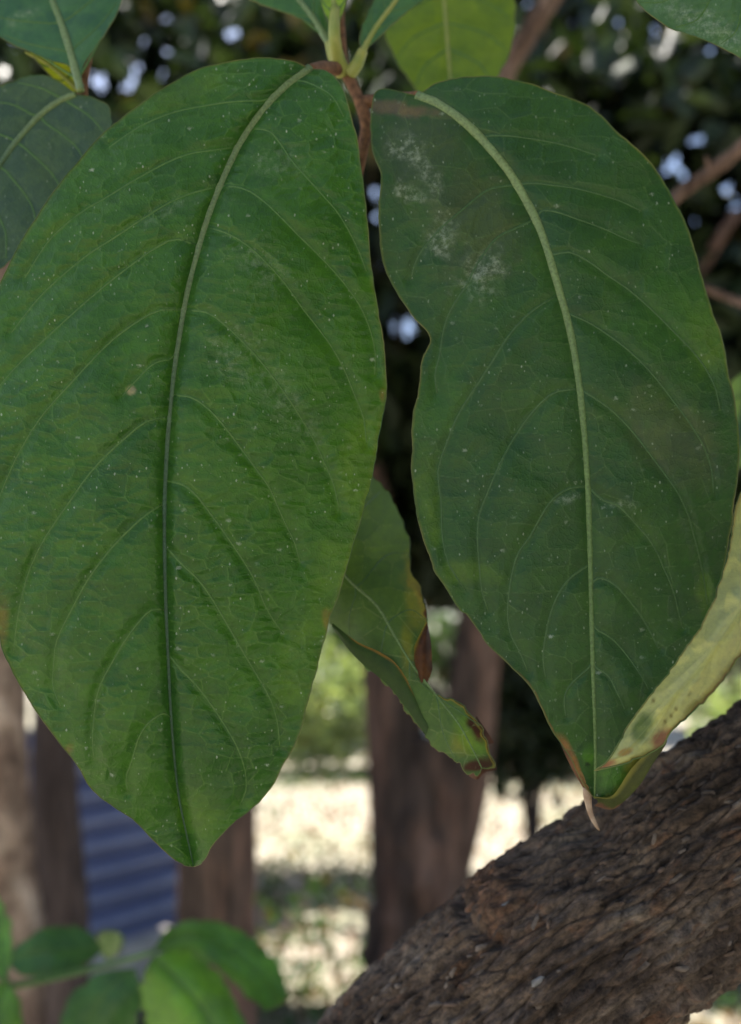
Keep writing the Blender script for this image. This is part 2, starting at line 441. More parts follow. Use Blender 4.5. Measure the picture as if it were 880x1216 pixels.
def build_leaf(parent, mid, left, right, depth, vl=None, vr=None, res=(120, 40), tint=(0.04, 0.11, 0.02), tintfn=None,
               mat=None, rib_mat=None, vein_mat=None, rib_r=(5.0, 1.0), vein_r=(1.5, 0.7), cell=(30, 17), fold=0.0020, fscale=26.0,
               droop=0.006, width=220.0, wave=0.0015, pucker=0.0005, seed=1, label=None, dust=None, nv=8, edge=True, name='leaf',
               edge_r=0.6, edge_mat=None, ribs=True, nibble=2.2, dust_amt=1.0):
    mat = mat or M_LEAF; rib_mat = rib_mat or M_RIB; vein_mat = vein_mat or M_VEIN
    ns, nt_ = res
    m = resample(mid, ns); l = resample(left, ns); r = resample(right, ns)
    for e_ in (l, r):      # uneven, nibbled outline
        k_ = np.arange(ns) * (1000.0 / ns); nib_ = nibble * (0.7 * fbm(k_ / 22.0, seed, 0, 3, seed + 60) + 0.9 * np.maximum(noise(k_ / 13.0, seed, 4, seed + 61) - 0.55, 0))
        w_ = np.linalg.norm(m - e_, axis=1); nib_ = np.where(w_ > 14, nib_, 0)
        e_ += (m - e_) / (w_[:, None] + 1e-6) * nib_[:, None]
    mp = resample(mid, 40)
    if vl is None: vl = auto_veins(m, l, nv)
    else: vl = [resample(v, 12) for v in vl]
    if vr is None: vr = auto_veins(m, r, nv)
    else: vr = [resample(v, 12) for v in vr]
    # stitch veins onto the midrib
    def stitch(v):
        k = np.argmin(((mp - v[0]) ** 2).sum(1)); v = v.copy(); v[0] = mp[k]; return v
    vl = [stitch(v) for v in vl]; vr = [stitch(v) for v in vr]
    veins = vl + vr
    def D(X, Y, full=False):
        q = dist_poly(X, Y, mp)
        ds = np.full(X.shape, 1e9)
        for v in veins: np.minimum(ds, dist_poly(X, Y, v), out=ds)
        d = depth(X, Y)
        d = d - fold * (1 - np.exp(-q / fscale)) + droop * (q / width) ** 2
        d = d + wave * fbm(X / 150.0, Y / 170.0, seed * 3.1, 3, seed)
        dq = np.minimum(ds, q)
        d = d - pucker * (1 - np.exp(-(dq / 8.0) ** 2)) * (1 + 0.35 * noise(X / 26.0, Y / 20.0, 1.7, seed + 3))
        return (d, q, ds) if full else d
    t = np.linspace(0, 1, nt_)
    # left edge ... midrib ... right edge across each row
    tl = t[::-1][:-1]
    row = lambda e, tt: m[:, None, :] * (1 - tt)[None, :, None] + e[:, None, :] * tt[None, :, None]
    G = np.concatenate([row(l, tl), row(r, t)], 1)
    tt = np.concatenate([-tl, t])
    X = G[..., 0]; Y = G[..., 1]
    d, q, ds = D(X, Y, True)
    P = at(X, Y, d)
    wx = X + 7 * noise(X / 30, Y / 30, 0.5, seed + 40); wy = Y + 6 * noise(X / 34, Y / 28, 7.5, seed + 41)
    dt, cid = cells(wx, wy, cell[0], cell[1], seed)
    dt = np.minimum(dt, np.minimum(ds, q))
    col = np.broadcast_to(np.asarray(tint, float), X.shape + (3,)).copy()
    if tintfn is not None: col = tintfn(X, Y, col, tt[None, :] + 0 * X, q, ds)
    # slightly darker green hugging the veins
    dv = np.zeros(X.shape) if dust is None else blobs(X, Y, dust, 1.5, 0.9)
    tint4 = np.concatenate([col, np.ones(X.shape + (1,))], -1)
    pxy = np.stack([X, Y, 0 * X + seed * 13.7], -1)
    o = new_mesh(name, P.reshape(-1, 3), grid_faces(ns, len(tt)), mat, parent,
                 attrs={'tint': tint4.reshape(-1, 4), 'd_ter': dt.ravel(), 'cellid': cid.ravel(), 'dust': dv.ravel() * dust_amt, 'pxy': pxy.reshape(-1, 3)})
    if label: o['label'] = label
    # midrib
    if ribs:
        mm = resample(mid, 90)
        dm = D(mm[:, 0], mm[:, 1])
        rr = np.linspace(1, 0, 90) ** 0.62 * (rib_r[0] - rib_r[1]) + rib_r[1]
        rr = rr * (1 + 0.10 * noise(np.arange(90) * 0.9, 0, 0, seed))
        V, F = tube_geo(at(mm[:, 0], mm[:, 1], dm), rr * dm / FPX, 10, 0.7, FWD)
        al = np.concatenate([np.repeat(np.linspace(0, 1, 90), 10), [0, 1]])
        new_mesh('midrib', V, F, rib_mat, o, attrs={'along': al})
        for v in veins:
            vv = resample(v, 26)
            dvv = D(vv[:, 0], vv[:, 1])
            rr = np.linspace(vein_r[0], vein_r[1], 26)
            V, F = tube_geo(at(vv[:, 0], vv[:, 1], dvv), rr * dvv / FPX, 6, 0.45, FWD)
            new_mesh('side_vein', V, F, vein_mat, o)
    if edge:
        ee = np.vstack([l, r[::-1][1:]])
        de = D(ee[:, 0], ee[:, 1])
        V, F = tube_geo(at(ee[:, 0], ee[:, 1], de), edge_r * de / FPX, 5, 1.0, FWD)
        new_mesh('margin', V, F, edge_mat or M_EDGE, o)
    return o

def stalk(parent, name, pts, r0, r1, mat, n=24, seg=8, lump=0.0):
    """stem or petiole through (x, y, depth) points, radii in pixels"""
    p = resample(pts, n)
    rr = np.linspace(r0, r1, n) * p[:, 2] / FPX
    if lump: rr = rr * (1 + lump * noise(np.arange(n) * 0.8, 3.3, 0, 5))
    V, F = tube_geo(at(p[:, 0], p[:, 1], p[:, 2]), rr, seg)
    return new_mesh(name, V, F, mat, parent)

def lerp_depth(ys, ds, gx=0.0, cx=440.0):
    return lambda X, Y: np.interp(Y, ys, ds) + gx * (X - cx)

def mixcol(col, m, c):
    return col * (1 - m[..., None]) + np.asarray(c) * m[..., None]

# ================================================================== THE SETTING
# ------------------------------------------------------------------ ground
def ground_material():
    m, nt, p, out = mat_new('dry_earth')
    L = nt.links.new
    g = N(nt, 'NewGeometry')
    n1 = N(nt, 'TexNoise', Scale=0.7, Detail=5.0, Roughness=0.6); L(g.outputs['Position'], n1.inputs['Vector'])
    n2 = N(nt, 'TexNoise', Scale=9.0, Detail=6.0, Roughness=0.7); L(g.outputs['Position'], n2.inputs['Vector'])
    c = ramp(nt, n1.outputs['Fac'], [(0.30, (0.24, 0.27, 0.17)), (0.45, (0.34, 0.32, 0.25)), (0.60, (0.42, 0.37, 0.31)), (0.75, (0.30, 0.32, 0.22))])
    c = mixc(nt, 1.0, c, ramp(nt, n2.outputs['Fac'], [(0.3, (0.65, 0.65, 0.62)), (0.7, (1.25, 1.22, 1.15))]), 'MULTIPLY')
    L(c, p.inputs['Base Color']); p.inputs['Roughness'].default_value = 0.95
    b = N(nt, 'Bump', Strength=0.7, Distance=0.05); L(n2.outputs['Fac'], b.inputs['Height']); L(b.outputs[0], p.inputs['Normal'])
    return m

def build_ground():
    a = np.concatenate([-np.geomspace(900, 14, 24), np.linspace(-13, 13, 90), np.geomspace(14, 900, 24)])
    b = np.concatenate([-np.geomspace(900, 6, 20), np.linspace(-5, 26, 110), np.geomspace(28, 900, 24)])
    Xg, Yg = np.meshgrid(a, b, indexing='ij')
    weight = np.exp(-((Xg ** 2 + (Yg - 8) ** 2) / 900.0))
    Z = (0.07 * fbm(Xg * 0.5, Yg * 0.5, 0, 4, 3)) * weight - 0.03
    V = np.stack([Xg, Yg, Z], -1).reshape(-1, 3)
    o = new_mesh('ground', V, grid_faces(len(a), len(b)), ground_material())
    tag(o, kind='structure')
build_ground()

# ------------------------------------------------------------------ leaves scattered as real folded faces
def leaf_faces(C, A, U, ln, wd, foldz=0.25):
    """C centres, A along-leaf axes, U face normals -> verts (n*6,3), faces (n*2,4)"""
    n = len(C)
    A = A / (np.linalg.norm(A, axis=1)[:, None] + 1e-9)
    S = np.cross(A, U); S /= np.linalg.norm(S, axis=1)[:, None] + 1e-9
    U = np.cross(S, A)
    ln = np.broadcast_to(ln, (n,))[:, None]; wd = np.broadcast_to(wd, (n,))[:, None]
    b = C - A * ln * 0.5; tp = C + A * ln * 0.5 - U * ln * 0.12
    l1 = C - A * ln * 0.18 + S * wd * 0.46 + U * wd * foldz; l2 = C + A * ln * 0.20 + S * wd * 0.42 + U * wd * foldz * 0.8
    r1 = C - A * ln * 0.18 - S * wd * 0.46 + U * wd * foldz; r2 = C + A * ln * 0.20 - S * wd * 0.42 + U * wd * foldz * 0.8
    V = np.stack([b, l1, l2, tp, r2, r1], 1).reshape(-1, 3)
    k = np.arange(n)[:, None] * 6
    F = np.concatenate([k + np.array([0, 1, 2, 3]), k + np.array([0, 3, 4, 5])], 0)
    return V, F

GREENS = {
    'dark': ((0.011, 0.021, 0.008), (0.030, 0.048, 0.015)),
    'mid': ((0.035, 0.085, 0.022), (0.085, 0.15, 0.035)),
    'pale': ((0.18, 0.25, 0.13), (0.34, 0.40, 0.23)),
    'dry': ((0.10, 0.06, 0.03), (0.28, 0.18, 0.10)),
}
def leaf_cloud(name, parent, C, ln, wd, tone='dark', up=0.6, mat=None, kind=None, seed=1):
    r = np.random.default_rng(seed)
    n = len(C)
    A = r.normal(size=(n, 3)); A[:, 2] -= 0.5
    U = r.normal(size=(n, 3)) * 0.8; U[:, 2] += up
    L_ = ln * r.uniform(0.6, 1.25, n); W_ = wd * r.uniform(0.7, 1.2, n)
    V, F = leaf_faces(C, A, U, L_, W_)
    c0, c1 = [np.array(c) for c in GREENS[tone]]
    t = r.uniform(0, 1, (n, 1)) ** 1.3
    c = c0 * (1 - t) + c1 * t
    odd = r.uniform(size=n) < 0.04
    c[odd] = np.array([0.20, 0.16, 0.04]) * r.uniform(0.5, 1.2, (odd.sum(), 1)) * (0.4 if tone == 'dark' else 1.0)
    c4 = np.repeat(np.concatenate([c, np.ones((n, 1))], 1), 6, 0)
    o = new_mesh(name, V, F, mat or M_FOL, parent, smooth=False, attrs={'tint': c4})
    if kind: o['kind'] = kind
    return o

# openings in the crowns where the sky shows: (x, y, radius) as directions from where the picture was taken
GAPS = [(275, 40, 15), (170, 52, 8), (200, 62, 8), (163, 84, 9), (192, 90, 8), (152, 104, 8), (113, 95, 10), (120, 108, 8), (195, 22, 7), (370, -6, 9),
        (776, 40, 11), (735, 30, 8), (845, 62, 12), (777, 8, 7), (800, 190, 17), (826, 166, 12), (788, 208, 8), (812, 212, 8), (862, 224, 15), (824, 262, 10),
        (876, 245, 10), (880, 146, 8), (873, 410, 13), (446, 225, 8), (448, 262, 10), (451, 312, 7), (626, 6, 9), (680, 26, 6), (478, 390, 34), (640, 165, 5),
        (855, 262, 8), (15, 48, 8), (448, 240, 6)]
def open_gaps(C, scale=1.0):
    px = to_px(C)
    keep = np.ones(len(C), bool)
    for (gx, gy, gr) in GAPS:
        keep &= ~(((px[:, 0] - gx) ** 2 + (px[:, 1] - gy) ** 2 < (gr * 0.38 + 1.0 + 0.30 * scale * FPX / np.maximum(px[:, 2], 0.8)) ** 2) & (px[:, 2] > 0.5))
    return C[keep]

# sun flecks: spots on the ground (x, y, radius) that the sun reaches through holes in the crowns
FLECKS = [(1.47, 3.95, 0.42), (1.15, 3.6, 0.2), (-0.38, 5.2, 0.5), (-0.15, 4.6, 0.38), (0.5, 5.6, 0.3), (-0.75, 4.6, 0.2), (-0.2, 5.9, 0.3), (0.95, 5.5, 0.25)]
def open_flecks(C):
    keep = np.ones(len(C), bool)
    for (fx, fy, fr) in FLECKS:
        v = C - np.array([fx, fy, 0.0]); t = v @ SUN_DIR
        keep &= np.linalg.norm(v - t[:, None] * SUN_DIR, axis=1) > fr
    return C[keep]

def crown_points(c, rad, n, seed, clump=0.22, nclump=None):
    """leaf centres gathered in clumps inside an ellipsoid, thinner in the middle of gaps"""
    r = np.random.default_rng(seed)
    nclump = nclump or max(20, n // 45)
    u = r.normal(size=(nclump, 3)); u /= np.linalg.norm(u, axis=1)[:, None]
    cc = u * (r.uniform(0.15, 1, (nclump, 1)) ** 0.45) * np.asarray(rad)
    k = r.integers(0, nclump, n)
    return np.asarray(c) + cc[k] + r.normal(size=(n, 3)) * clump * np.array([1, 1, 0.7])

def limb(parent, name, pts, r0, r1, mat, n=26, seg=14, seed=0, rough=0.12):
    p = resample(pts, n)
    rr = r0 + (r1 - r0) * np.linspace(0, 1, n) ** 0.8
    T = np.gradient(p, axis=0); T /= np.linalg.norm(T, axis=1)[:, None]
    ref = np.array([0.3, -0.9, 0.1]); A = np.cross(T, ref); A /= np.linalg.norm(A, axis=1)[:, None]; B = np.cross(A, T)
    th = np.linspace(0, 2 * math.pi, seg, endpoint=False)
    lump = 1 + rough * fbm(np.cos(th)[None, :] * 1.3 + seed, np.sin(th)[None, :] * 1.3, np.linspace(0, 6, n)[:, None] * 0.9, 3, seed) + 0.5 * rough * fbm(np.cos(th)[None, :] * 3 + seed, np.sin(th)[None, :] * 3, np.linspace(0, 6, n)[:, None] * 3, 2, seed + 5)
    V = p[:, None, :] + (rr[:, None] * lump)[..., None] * (np.cos(th)[None, :, None] * A[:, None] + np.sin(th)[None, :, None] * B[:, None])
    F = grid_faces(n, seg, True).tolist()
    F.append([int((n - 1) * seg + i) for i in range(seg)])
    return new_mesh(name, V.reshape(-1, 3), F, mat, parent)

M_BARK_GREY = bark_material('bark_grey_brown', [(0.04, 0.03, 0.028), (0.075, 0.056, 0.050), (0.11, 0.08, 0.07), (0.17, 0.13, 0.11)], 1.0)
M_BARK_RED = bark_material('bark_reddish', [(0.035, 0.025, 0.020), (0.07, 0.048, 0.037), (0.13, 0.074, 0.052), (0.18, 0.12, 0.09)], 1.0)
M_BARK_TAN = bark_material('bark_tan', [(0.07, 0.045, 0.033), (0.15, 0.10, 0.072), (0.25, 0.18, 0.13), (0.46, 0.37, 0.29)], 1.0, (1, 1, 0.6))  # palest tone puts sun dapple into the bark colour

def gx(px, dist):
    return (px - PW / 2) / FPX * dist

# ------------------------------------------------------------------ blue corrugated fence on its concrete footing
def build_fence():
    pL = np.array([gx(115, 4.23) - 0.62 * 1.2, 4.23 - 1.2]); pR = np.array([gx(232, 4.72), 4.72])
    dirv = pR - pL; Ln = np.linalg.norm(dirv); dirv /= Ln; nrm = np.array([dirv[1], -dirv[0]])
    root = empty('corrugated_fence', (pL[0], pL[1], 0), 'blue corrugated metal sheet fence standing behind the brown trunks at lower left', 'fence')
    m, nt, p, out = mat_new('blue_painted_sheet')
    g = N(nt, 'NewGeometry'); n = N(nt, 'TexNoise', Scale=3.0, Detail=6.0, Roughness=0.7); nt.links.new(g.outputs['Position'], n.inputs['Vector'])
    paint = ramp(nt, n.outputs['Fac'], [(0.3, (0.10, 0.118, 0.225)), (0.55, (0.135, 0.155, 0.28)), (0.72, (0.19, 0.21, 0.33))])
    weight = math_n(nt, 'MULTIPLY', maprange(nt, attr(nt, 'crest').outputs['Fac'], 0.1, 0.9), maprange(nt, n.outputs['Fac'], 0.3, 0.6, 0.5, 1.0))   # ridges coloured paler to imitate light catching the corrugation
    nt.links.new(mixc(nt, weight, paint, (0.29, 0.32, 0.47)), p.inputs['Base Color'])
    p.inputs['Roughness'].default_value = 0.3
    p.inputs['Specular IOR Level'].default_value = 0.7
    pitch = 0.108; z0, z1 = 0.26, 1.16
    zz = np.linspace(z0, z1, 200); ss = np.linspace(0, Ln, 40)
    prof = 0.030 * (np.sin(zz / pitch * 2 * math.pi) - np.sin(zz / pitch * 6 * math.pi) / 10)
    half = Ln / 2
    for k in range(3):      # three sheets lapped side by side
        s = np.linspace(Ln * k / 3 - 0.02, Ln * (k + 1) / 3 + 0.02, 14)
        offs = (0.004 if k == 1 else 0.0)
        front = np.zeros((len(zz), len(s), 3)); back = front.copy()
        for arr, o_ in ((front, offs), (back, offs - 0.0015)):
            arr[..., 0] = pL[0] + dirv[0] * s[None, :] + nrm[0] * (prof[:, None] + o_)
            arr[..., 1] = pL[1] + dirv[1] * s[None, :] + nrm[1] * (prof[:, None] + o_)
            arr[..., 2] = zz[:, None] + 0.004 * noise(s[None, :] * 3, zz[:, None] * 2, k, 2)
        V = np.vstack([front.reshape(-1, 3), back.reshape(-1, 3)])
        F = np.vstack([grid_faces(len(zz), len(s)), grid_faces(len(zz), len(s))[:, ::-1] + len(zz) * len(s)])
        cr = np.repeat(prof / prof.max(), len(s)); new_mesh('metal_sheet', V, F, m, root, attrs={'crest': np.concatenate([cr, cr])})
    m2, nt, p, out = mat_new('pale_concrete')
    g = N(nt, 'NewGeometry'); n = N(nt, 'TexNoise', Scale=14.0, Detail=6.0); nt.links.new(g.outputs['Position'], n.inputs['Vector'])
    nt.links.new(ramp(nt, n.outputs['Fac'], [(0.3, (0.30, 0.27, 0.24)), (0.7, (0.52, 0.48, 0.43))]), p.inputs['Base Color']); p.inputs['Roughness'].default_value = 0.9
    ns = 20
    s = np.linspace(-0.05, Ln + 0.05, ns)
    ring = [(-0.07, -0.1), (-0.07, 0.225), (-0.06, 0.24), (0.07, 0.24), (0.08, 0.225), (0.08, -0.1)]
    V = np.array([[pL[0] + dirv[0] * a + nrm[0] * q, pL[1] + dirv[1] * a + nrm[1] * q, z + 0.006 * math.sin(a * 9 + q)] for a in s for q, z in ring])
    F = grid_faces(ns, 6, True).tolist() + [[0, 1, 2, 3, 4, 5], [(ns - 1) * 6 + i for i in (5, 4, 3, 2, 1, 0)]]
    new_mesh('footing', V, F, m2, root, smooth=False)
    mp = M_BARK_GREY
    for a in (0.05, Ln * 0.5, Ln - 0.05):
        q = pL + dirv * a - nrm * 0.06
        limb(root, 'post', [(q[0], q[1], 0.2), (q[0], q[1], 0.7), (q[0], q[1], 1.24)], 0.03, 0.03, mp, 6, 8)
build_fence()

# ------------------------------------------------------------------ trees of the grove
def tree(name, label, base, trunk_pts, r0, r1, bark, limbs, crowns, tone='dark', group='trees of the grove', seed=1, ln=0.13, wd=0.055, seg=18, rough=0.12):
    root = empty(name, (base[0], base[1], 0), label, 'tree', group)
    tr = limb(root, 'trunk', trunk_pts, r0, r1, bark, 44, seg, seed, rough)
    for i, (pts, a, b) in enumerate(limbs):
        limb(root, 'limb', pts, a, b, bark, 20, 12, seed + 3 + i)
    C = np.vstack([crown_points(c, rad, n, seed * 7 + i) for i, (c, rad, n) in enumerate(crowns)])
    C = C[C[:, 2] > 1.75]
    C = open_flecks(open_gaps(C, ln))
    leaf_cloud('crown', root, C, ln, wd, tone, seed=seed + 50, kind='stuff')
    return root

d = 4.2; x = gx(492, d)
tree('forked_tree', 'stout dark tree trunk forking low, seen between the two large leaves', (x, d), [(x - 0.05, d, -0.12), (x - 0.03, d, 0.15), (x, d, 0.45), (x + 0.02, d, 0.75), (x + 0.06, d + 0.02, 1.12)], 0.198, 0.15, M_BARK_RED,
     [([(x - 0.03, d + 0.02, 0.50), (x - 0.065, d, 0.95), (x - 0.11, d + 0.03, 1.45), (x - 0.22, d + 0.2, 2.3), (x - 0.6, d + 0.3, 3.6)], 0.155, 0.06),
      ([(x + 0.06, d, 0.48), (x + 0.19, d - 0.03, 0.95), (x + 0.255, d - 0.06, 1.45), (x + 0.42, d + 0.1, 2.4), (x + 0.9, d + 0.3, 3.7)], 0.135, 0.05),
      ([(x + 0.30, d - 0.06, 1.8), (x + 0.75, d - 0.3, 2.4), (x + 1.25, d - 0.6, 3.2)], 0.06, 0.02)],
     [((x + 0.3, d + 0.8, 3.4), (1.3, 1.1, 1.2), 11000), ((x + 1.3, d + 0.5, 3.3), (1.3, 1.0, 1.3), 12000), ((x - 0.35, d + 0.9, 2.0), (0.5, 0.4, 0.45), 2200), ((x + 0.6, d + 1.0, 2.1), (0.8, 0.5, 0.6), 3500)], seed=3, seg=28, rough=0.28, ln=0.19, wd=0.095)
d = 3.2; x = gx(267, d)
tree('straight_tree', 'straight reddish-brown trunk rising behind the tip of the left large leaf', (x, d), [(x, d, -0.12), (x + 0.005, d, 0.5), (x - 0.01, d, 1.4), (x + 0.02, d + 0.05, 2.3), (x - 0.1, d + 0.1, 3.4)], 0.14, 0.09, M_BARK_RED,
     [([(x, d + 0.03, 2.0), (x - 0.35, d + 0.2, 2.6), (x - 0.7, d + 0.3, 3.4)], 0.05, 0.02)],
     [((x + 0.1, d + 1.9, 3.6), (1.3, 0.9, 1.3), 14000)], seed=5, rough=0.2, ln=0.19, wd=0.095)
d = 3.0; x = gx(18, d)
tree('pale_trunk_tree', 'pale tan trunk cut by the left edge of the picture', (x, d), [(x + 0.12, d, -0.12), (x + 0.06, d, 0.6), (x - 0.02, d, 1.3), (x - 0.07, d + 0.1, 2.2), (x - 0.2, d + 0.2, 3.2)], 0.085, 0.06, M_BARK_TAN,
     [([(x - 0.05, d + 0.08, 2.0), (x + 0.2, d + 0.3, 2.7), (x + 0.4, d + 0.4, 3.3)], 0.035, 0.015)],
     [((x + 0.2, d + 2.4, 3.6), (1.3, 0.9, 1.3), 12000)], seed=8, rough=0.22, ln=0.19, wd=0.095)
d = 3.45; x = gx(78, d)
tree('slim_tree', 'slim brown trunk standing in front of the blue fence, second from the left', (x, d), [(x + 0.08, d, -0.12), (x + 0.04, d, 0.6), (x - 0.02, d, 1.3), (x - 0.04, d + 0.1, 2.2), (x + 0.1, d + 0.2, 3.4)], 0.092, 0.065, M_BARK_GREY,
     [([(x, d + 0.1, 2.2), (x - 0.3, d + 0.3, 2.9), (x - 0.6, d + 0.4, 3.5)], 0.035, 0.015)],
     [((x - 0.1, d + 2.4, 4.3), (1.4, 0.9, 1.3), 13000)], seed=9, rough=0.22, ln=0.19, wd=0.095)
d = 6.2; x = 2.6
tree('right_tree', 'shaded tree with dense dark crown behind the right large leaf', (x, d), [(x, d, -0.12), (x + 0.03, d, 1.0), (x - 0.05, d, 2.4), (x - 0.2, d, 4.4)], 0.16, 0.08, M_BARK_GREY,
     [([(x, d, 2.0), (x - 0.7, d, 2.9), (x - 1.3, d, 4.0)], 0.07, 0.03), ([(x, d, 2.3), (x + 0.6, d - 0.2, 3.1), (x + 1.2, d - 0.3, 4.0)], 0.06, 0.02)],
     [((x - 0.6, d, 3.9), (2.2, 1.2, 2.0), 20000), ((x - 0.8, d + 0.4, 6.0), (2.4, 1.0, 1.5), 20000)], seed=12, ln=0.21, wd=0.105)
d = 7.0; x = -2.2
tree('back_tree', 'far shaded tree closing the canopy at upper left', (x, d), [(x, d, -0.12), (x, d, 1.2), (x + 0.1, d, 2.6), (x + 0.2, d, 4.6)], 0.17, 0.08, M_BARK_GREY,
     [([(x, d, 2.2), (x + 0.8, d, 3.1), (x + 1.5, d, 4.3)], 0.07, 0.03)],
     [((x + 0.2, d, 4.6), (2.4, 1.2, 2.2), 30000), ((x + 2.8, d + 0.2, 5.0), (1.9, 1.1, 1.9), 20000), ((x + 1.2, d + 0.3, 6.4), (2.8, 0.9, 1.2), 16000)], seed=15, ln=0.21, wd=0.105)
d = 6.0; x = -3.5
tree('left_tree', 'dark broad tree beyond the left edge of the picture', (x, d), [(x, d, -0.12), (x, d, 1.2), (x + 0.1, d, 2.6), (x, d, 4.4)], 0.17, 0.08, M_BARK_GREY,
     [([(x, d, 2.0), (x - 0.7, d, 2.9), (x - 1.3, d, 4.0)], 0.07, 0.03)],
     [((x, d, 3.7), (1.7, 1.2, 2.0), 15000)], seed=18, ln=0.21, wd=0.105)
for i, (x, d, nm) in enumerate(((-6.2, 19.0, 'left'), (0.6, 20.0, 'middle'), (7.2, 19.4, 'right'))):
    tree('backdrop_tree', nm + ' one of the three tall dark trees that close the view behind the grove', (x, d), [(x, d, -0.12), (x + 0.05, d, 2.2), (x - 0.1, d, 4.6), (x + 0.1, d, 9.6)], 0.24, 0.09, M_BARK_GREY,
         [([(x, d, 3.6), (x + 1.3, d, 5.2), (x + 2.3, d, 7.4)], 0.11, 0.04), ([(x, d, 3.3), (x - 1.2, d, 4.8), (x - 2.2, d, 7.0)], 0.11, 0.04)],
         [((x, d, 6.9), (4.8, 1.8, 4.8), 15000)], seed=70 + i, ln=0.44, wd=0.2, group='tall trees behind the grove')

# ------------------------------------------------------------------ shrubs beyond
def shrub(name, label, c, rad, n, tone, seed, ln=0.10, wd=0.05, clump=0.12):
    root = empty(name, (c[0], c[1], 0), label, 'shrub', 'shrubs beyond the trunks')
    r = np.random.default_rng(seed)
    for k in range(5):
        a = r.uniform(0, 6.28); q = 0.55 * rad[0] * r.uniform(0.3, 1)
        limb(root, 'stem', [(c[0], c[1], -0.1), (c[0] + 0.3 * q * math.cos(a), c[1] + 0.3 * q * math.sin(a), c[2] * 0.6), (c[0] + q * math.cos(a), c[1] + q * math.sin(a), c[2] + 0.4 * rad[2])], 0.025, 0.008, M_BARK_GREY, 8, 6, k)
    C = crown_points(c, rad, n, seed, clump)
    C = C[C[:, 2] > 0.02]
    leaf_cloud('foliage', root, C, ln, wd, tone, seed=seed + 9, kind='stuff', mat=M_FOL_THIN if tone == 'pale' else None)
    return root
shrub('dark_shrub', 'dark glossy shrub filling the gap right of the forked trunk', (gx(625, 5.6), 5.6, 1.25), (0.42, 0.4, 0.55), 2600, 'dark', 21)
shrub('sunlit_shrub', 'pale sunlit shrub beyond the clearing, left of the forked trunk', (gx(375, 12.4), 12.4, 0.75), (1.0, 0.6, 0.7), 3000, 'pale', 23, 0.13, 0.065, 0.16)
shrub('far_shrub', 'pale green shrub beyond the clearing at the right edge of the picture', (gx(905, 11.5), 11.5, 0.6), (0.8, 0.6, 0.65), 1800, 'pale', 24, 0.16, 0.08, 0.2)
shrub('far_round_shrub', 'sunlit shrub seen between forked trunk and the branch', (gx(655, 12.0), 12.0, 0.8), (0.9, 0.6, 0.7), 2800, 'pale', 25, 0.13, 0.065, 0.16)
for i, (px_, dd, h, tone) in enumerate(((-200, 24, 3.0, 'mid'), (180, 26, 3.4, 'mid'), (470, 27, 2.6, 'mid'), (760, 25, 3.2, 'mid'), (1080, 24, 3.0, 'mid'))):
    nm = ['far-left', 'left-hand', 'middle', 'right-hand', 'far-right'][i]
    shrub('distant_bush', nm + ' one of the distant green bushes closing the clearing', (gx(px_, dd), dd, h * 0.45), (3.2, 1.4, h * 0.55), 3000, tone, 40 + i, 0.30, 0.15, 0.35)

# ------------------------------------------------------------------ low plants and litter on the ground
def ground_stuff():
    r = np.random.default_rng(77)
    n = 9000
    yy = r.uniform(3.6, 14, n); xx = (r.uniform(-0.45, 0.45, n)) * yy * 1.1
    m = noise(xx * 1.1, yy * 0.9, 0, 8) > np.where(yy < 6.2, 0.05, 0.5)
    C = np.stack([xx, yy, 0.03 + 0.10 * r.uniform(0, 1, n) ** 2], -1)[m]
    o = leaf_cloud('low_plants', None, C, 0.09, 0.035, 'mid', seed=78)
    tag(o, 'low green weeds spread over the ground of the clearing', 'ground cover', kind='stuff')
    n = 6000
    yy = r.uniform(3.6, 14, n); xx = (r.uniform(-0.45, 0.45, n)) * yy * 1.1
    C = np.stack([xx, yy, 0.012 + 0.02 * r.uniform(size=n)], -1)
    o = leaf_cloud('leaf_litter', None, C, 0.08, 0.04, 'dry', up=3.0, seed=79)
    tag(o, 'dry fallen leaves littering the ground of the clearing', 'leaf litter', kind='stuff')
ground_stuff()
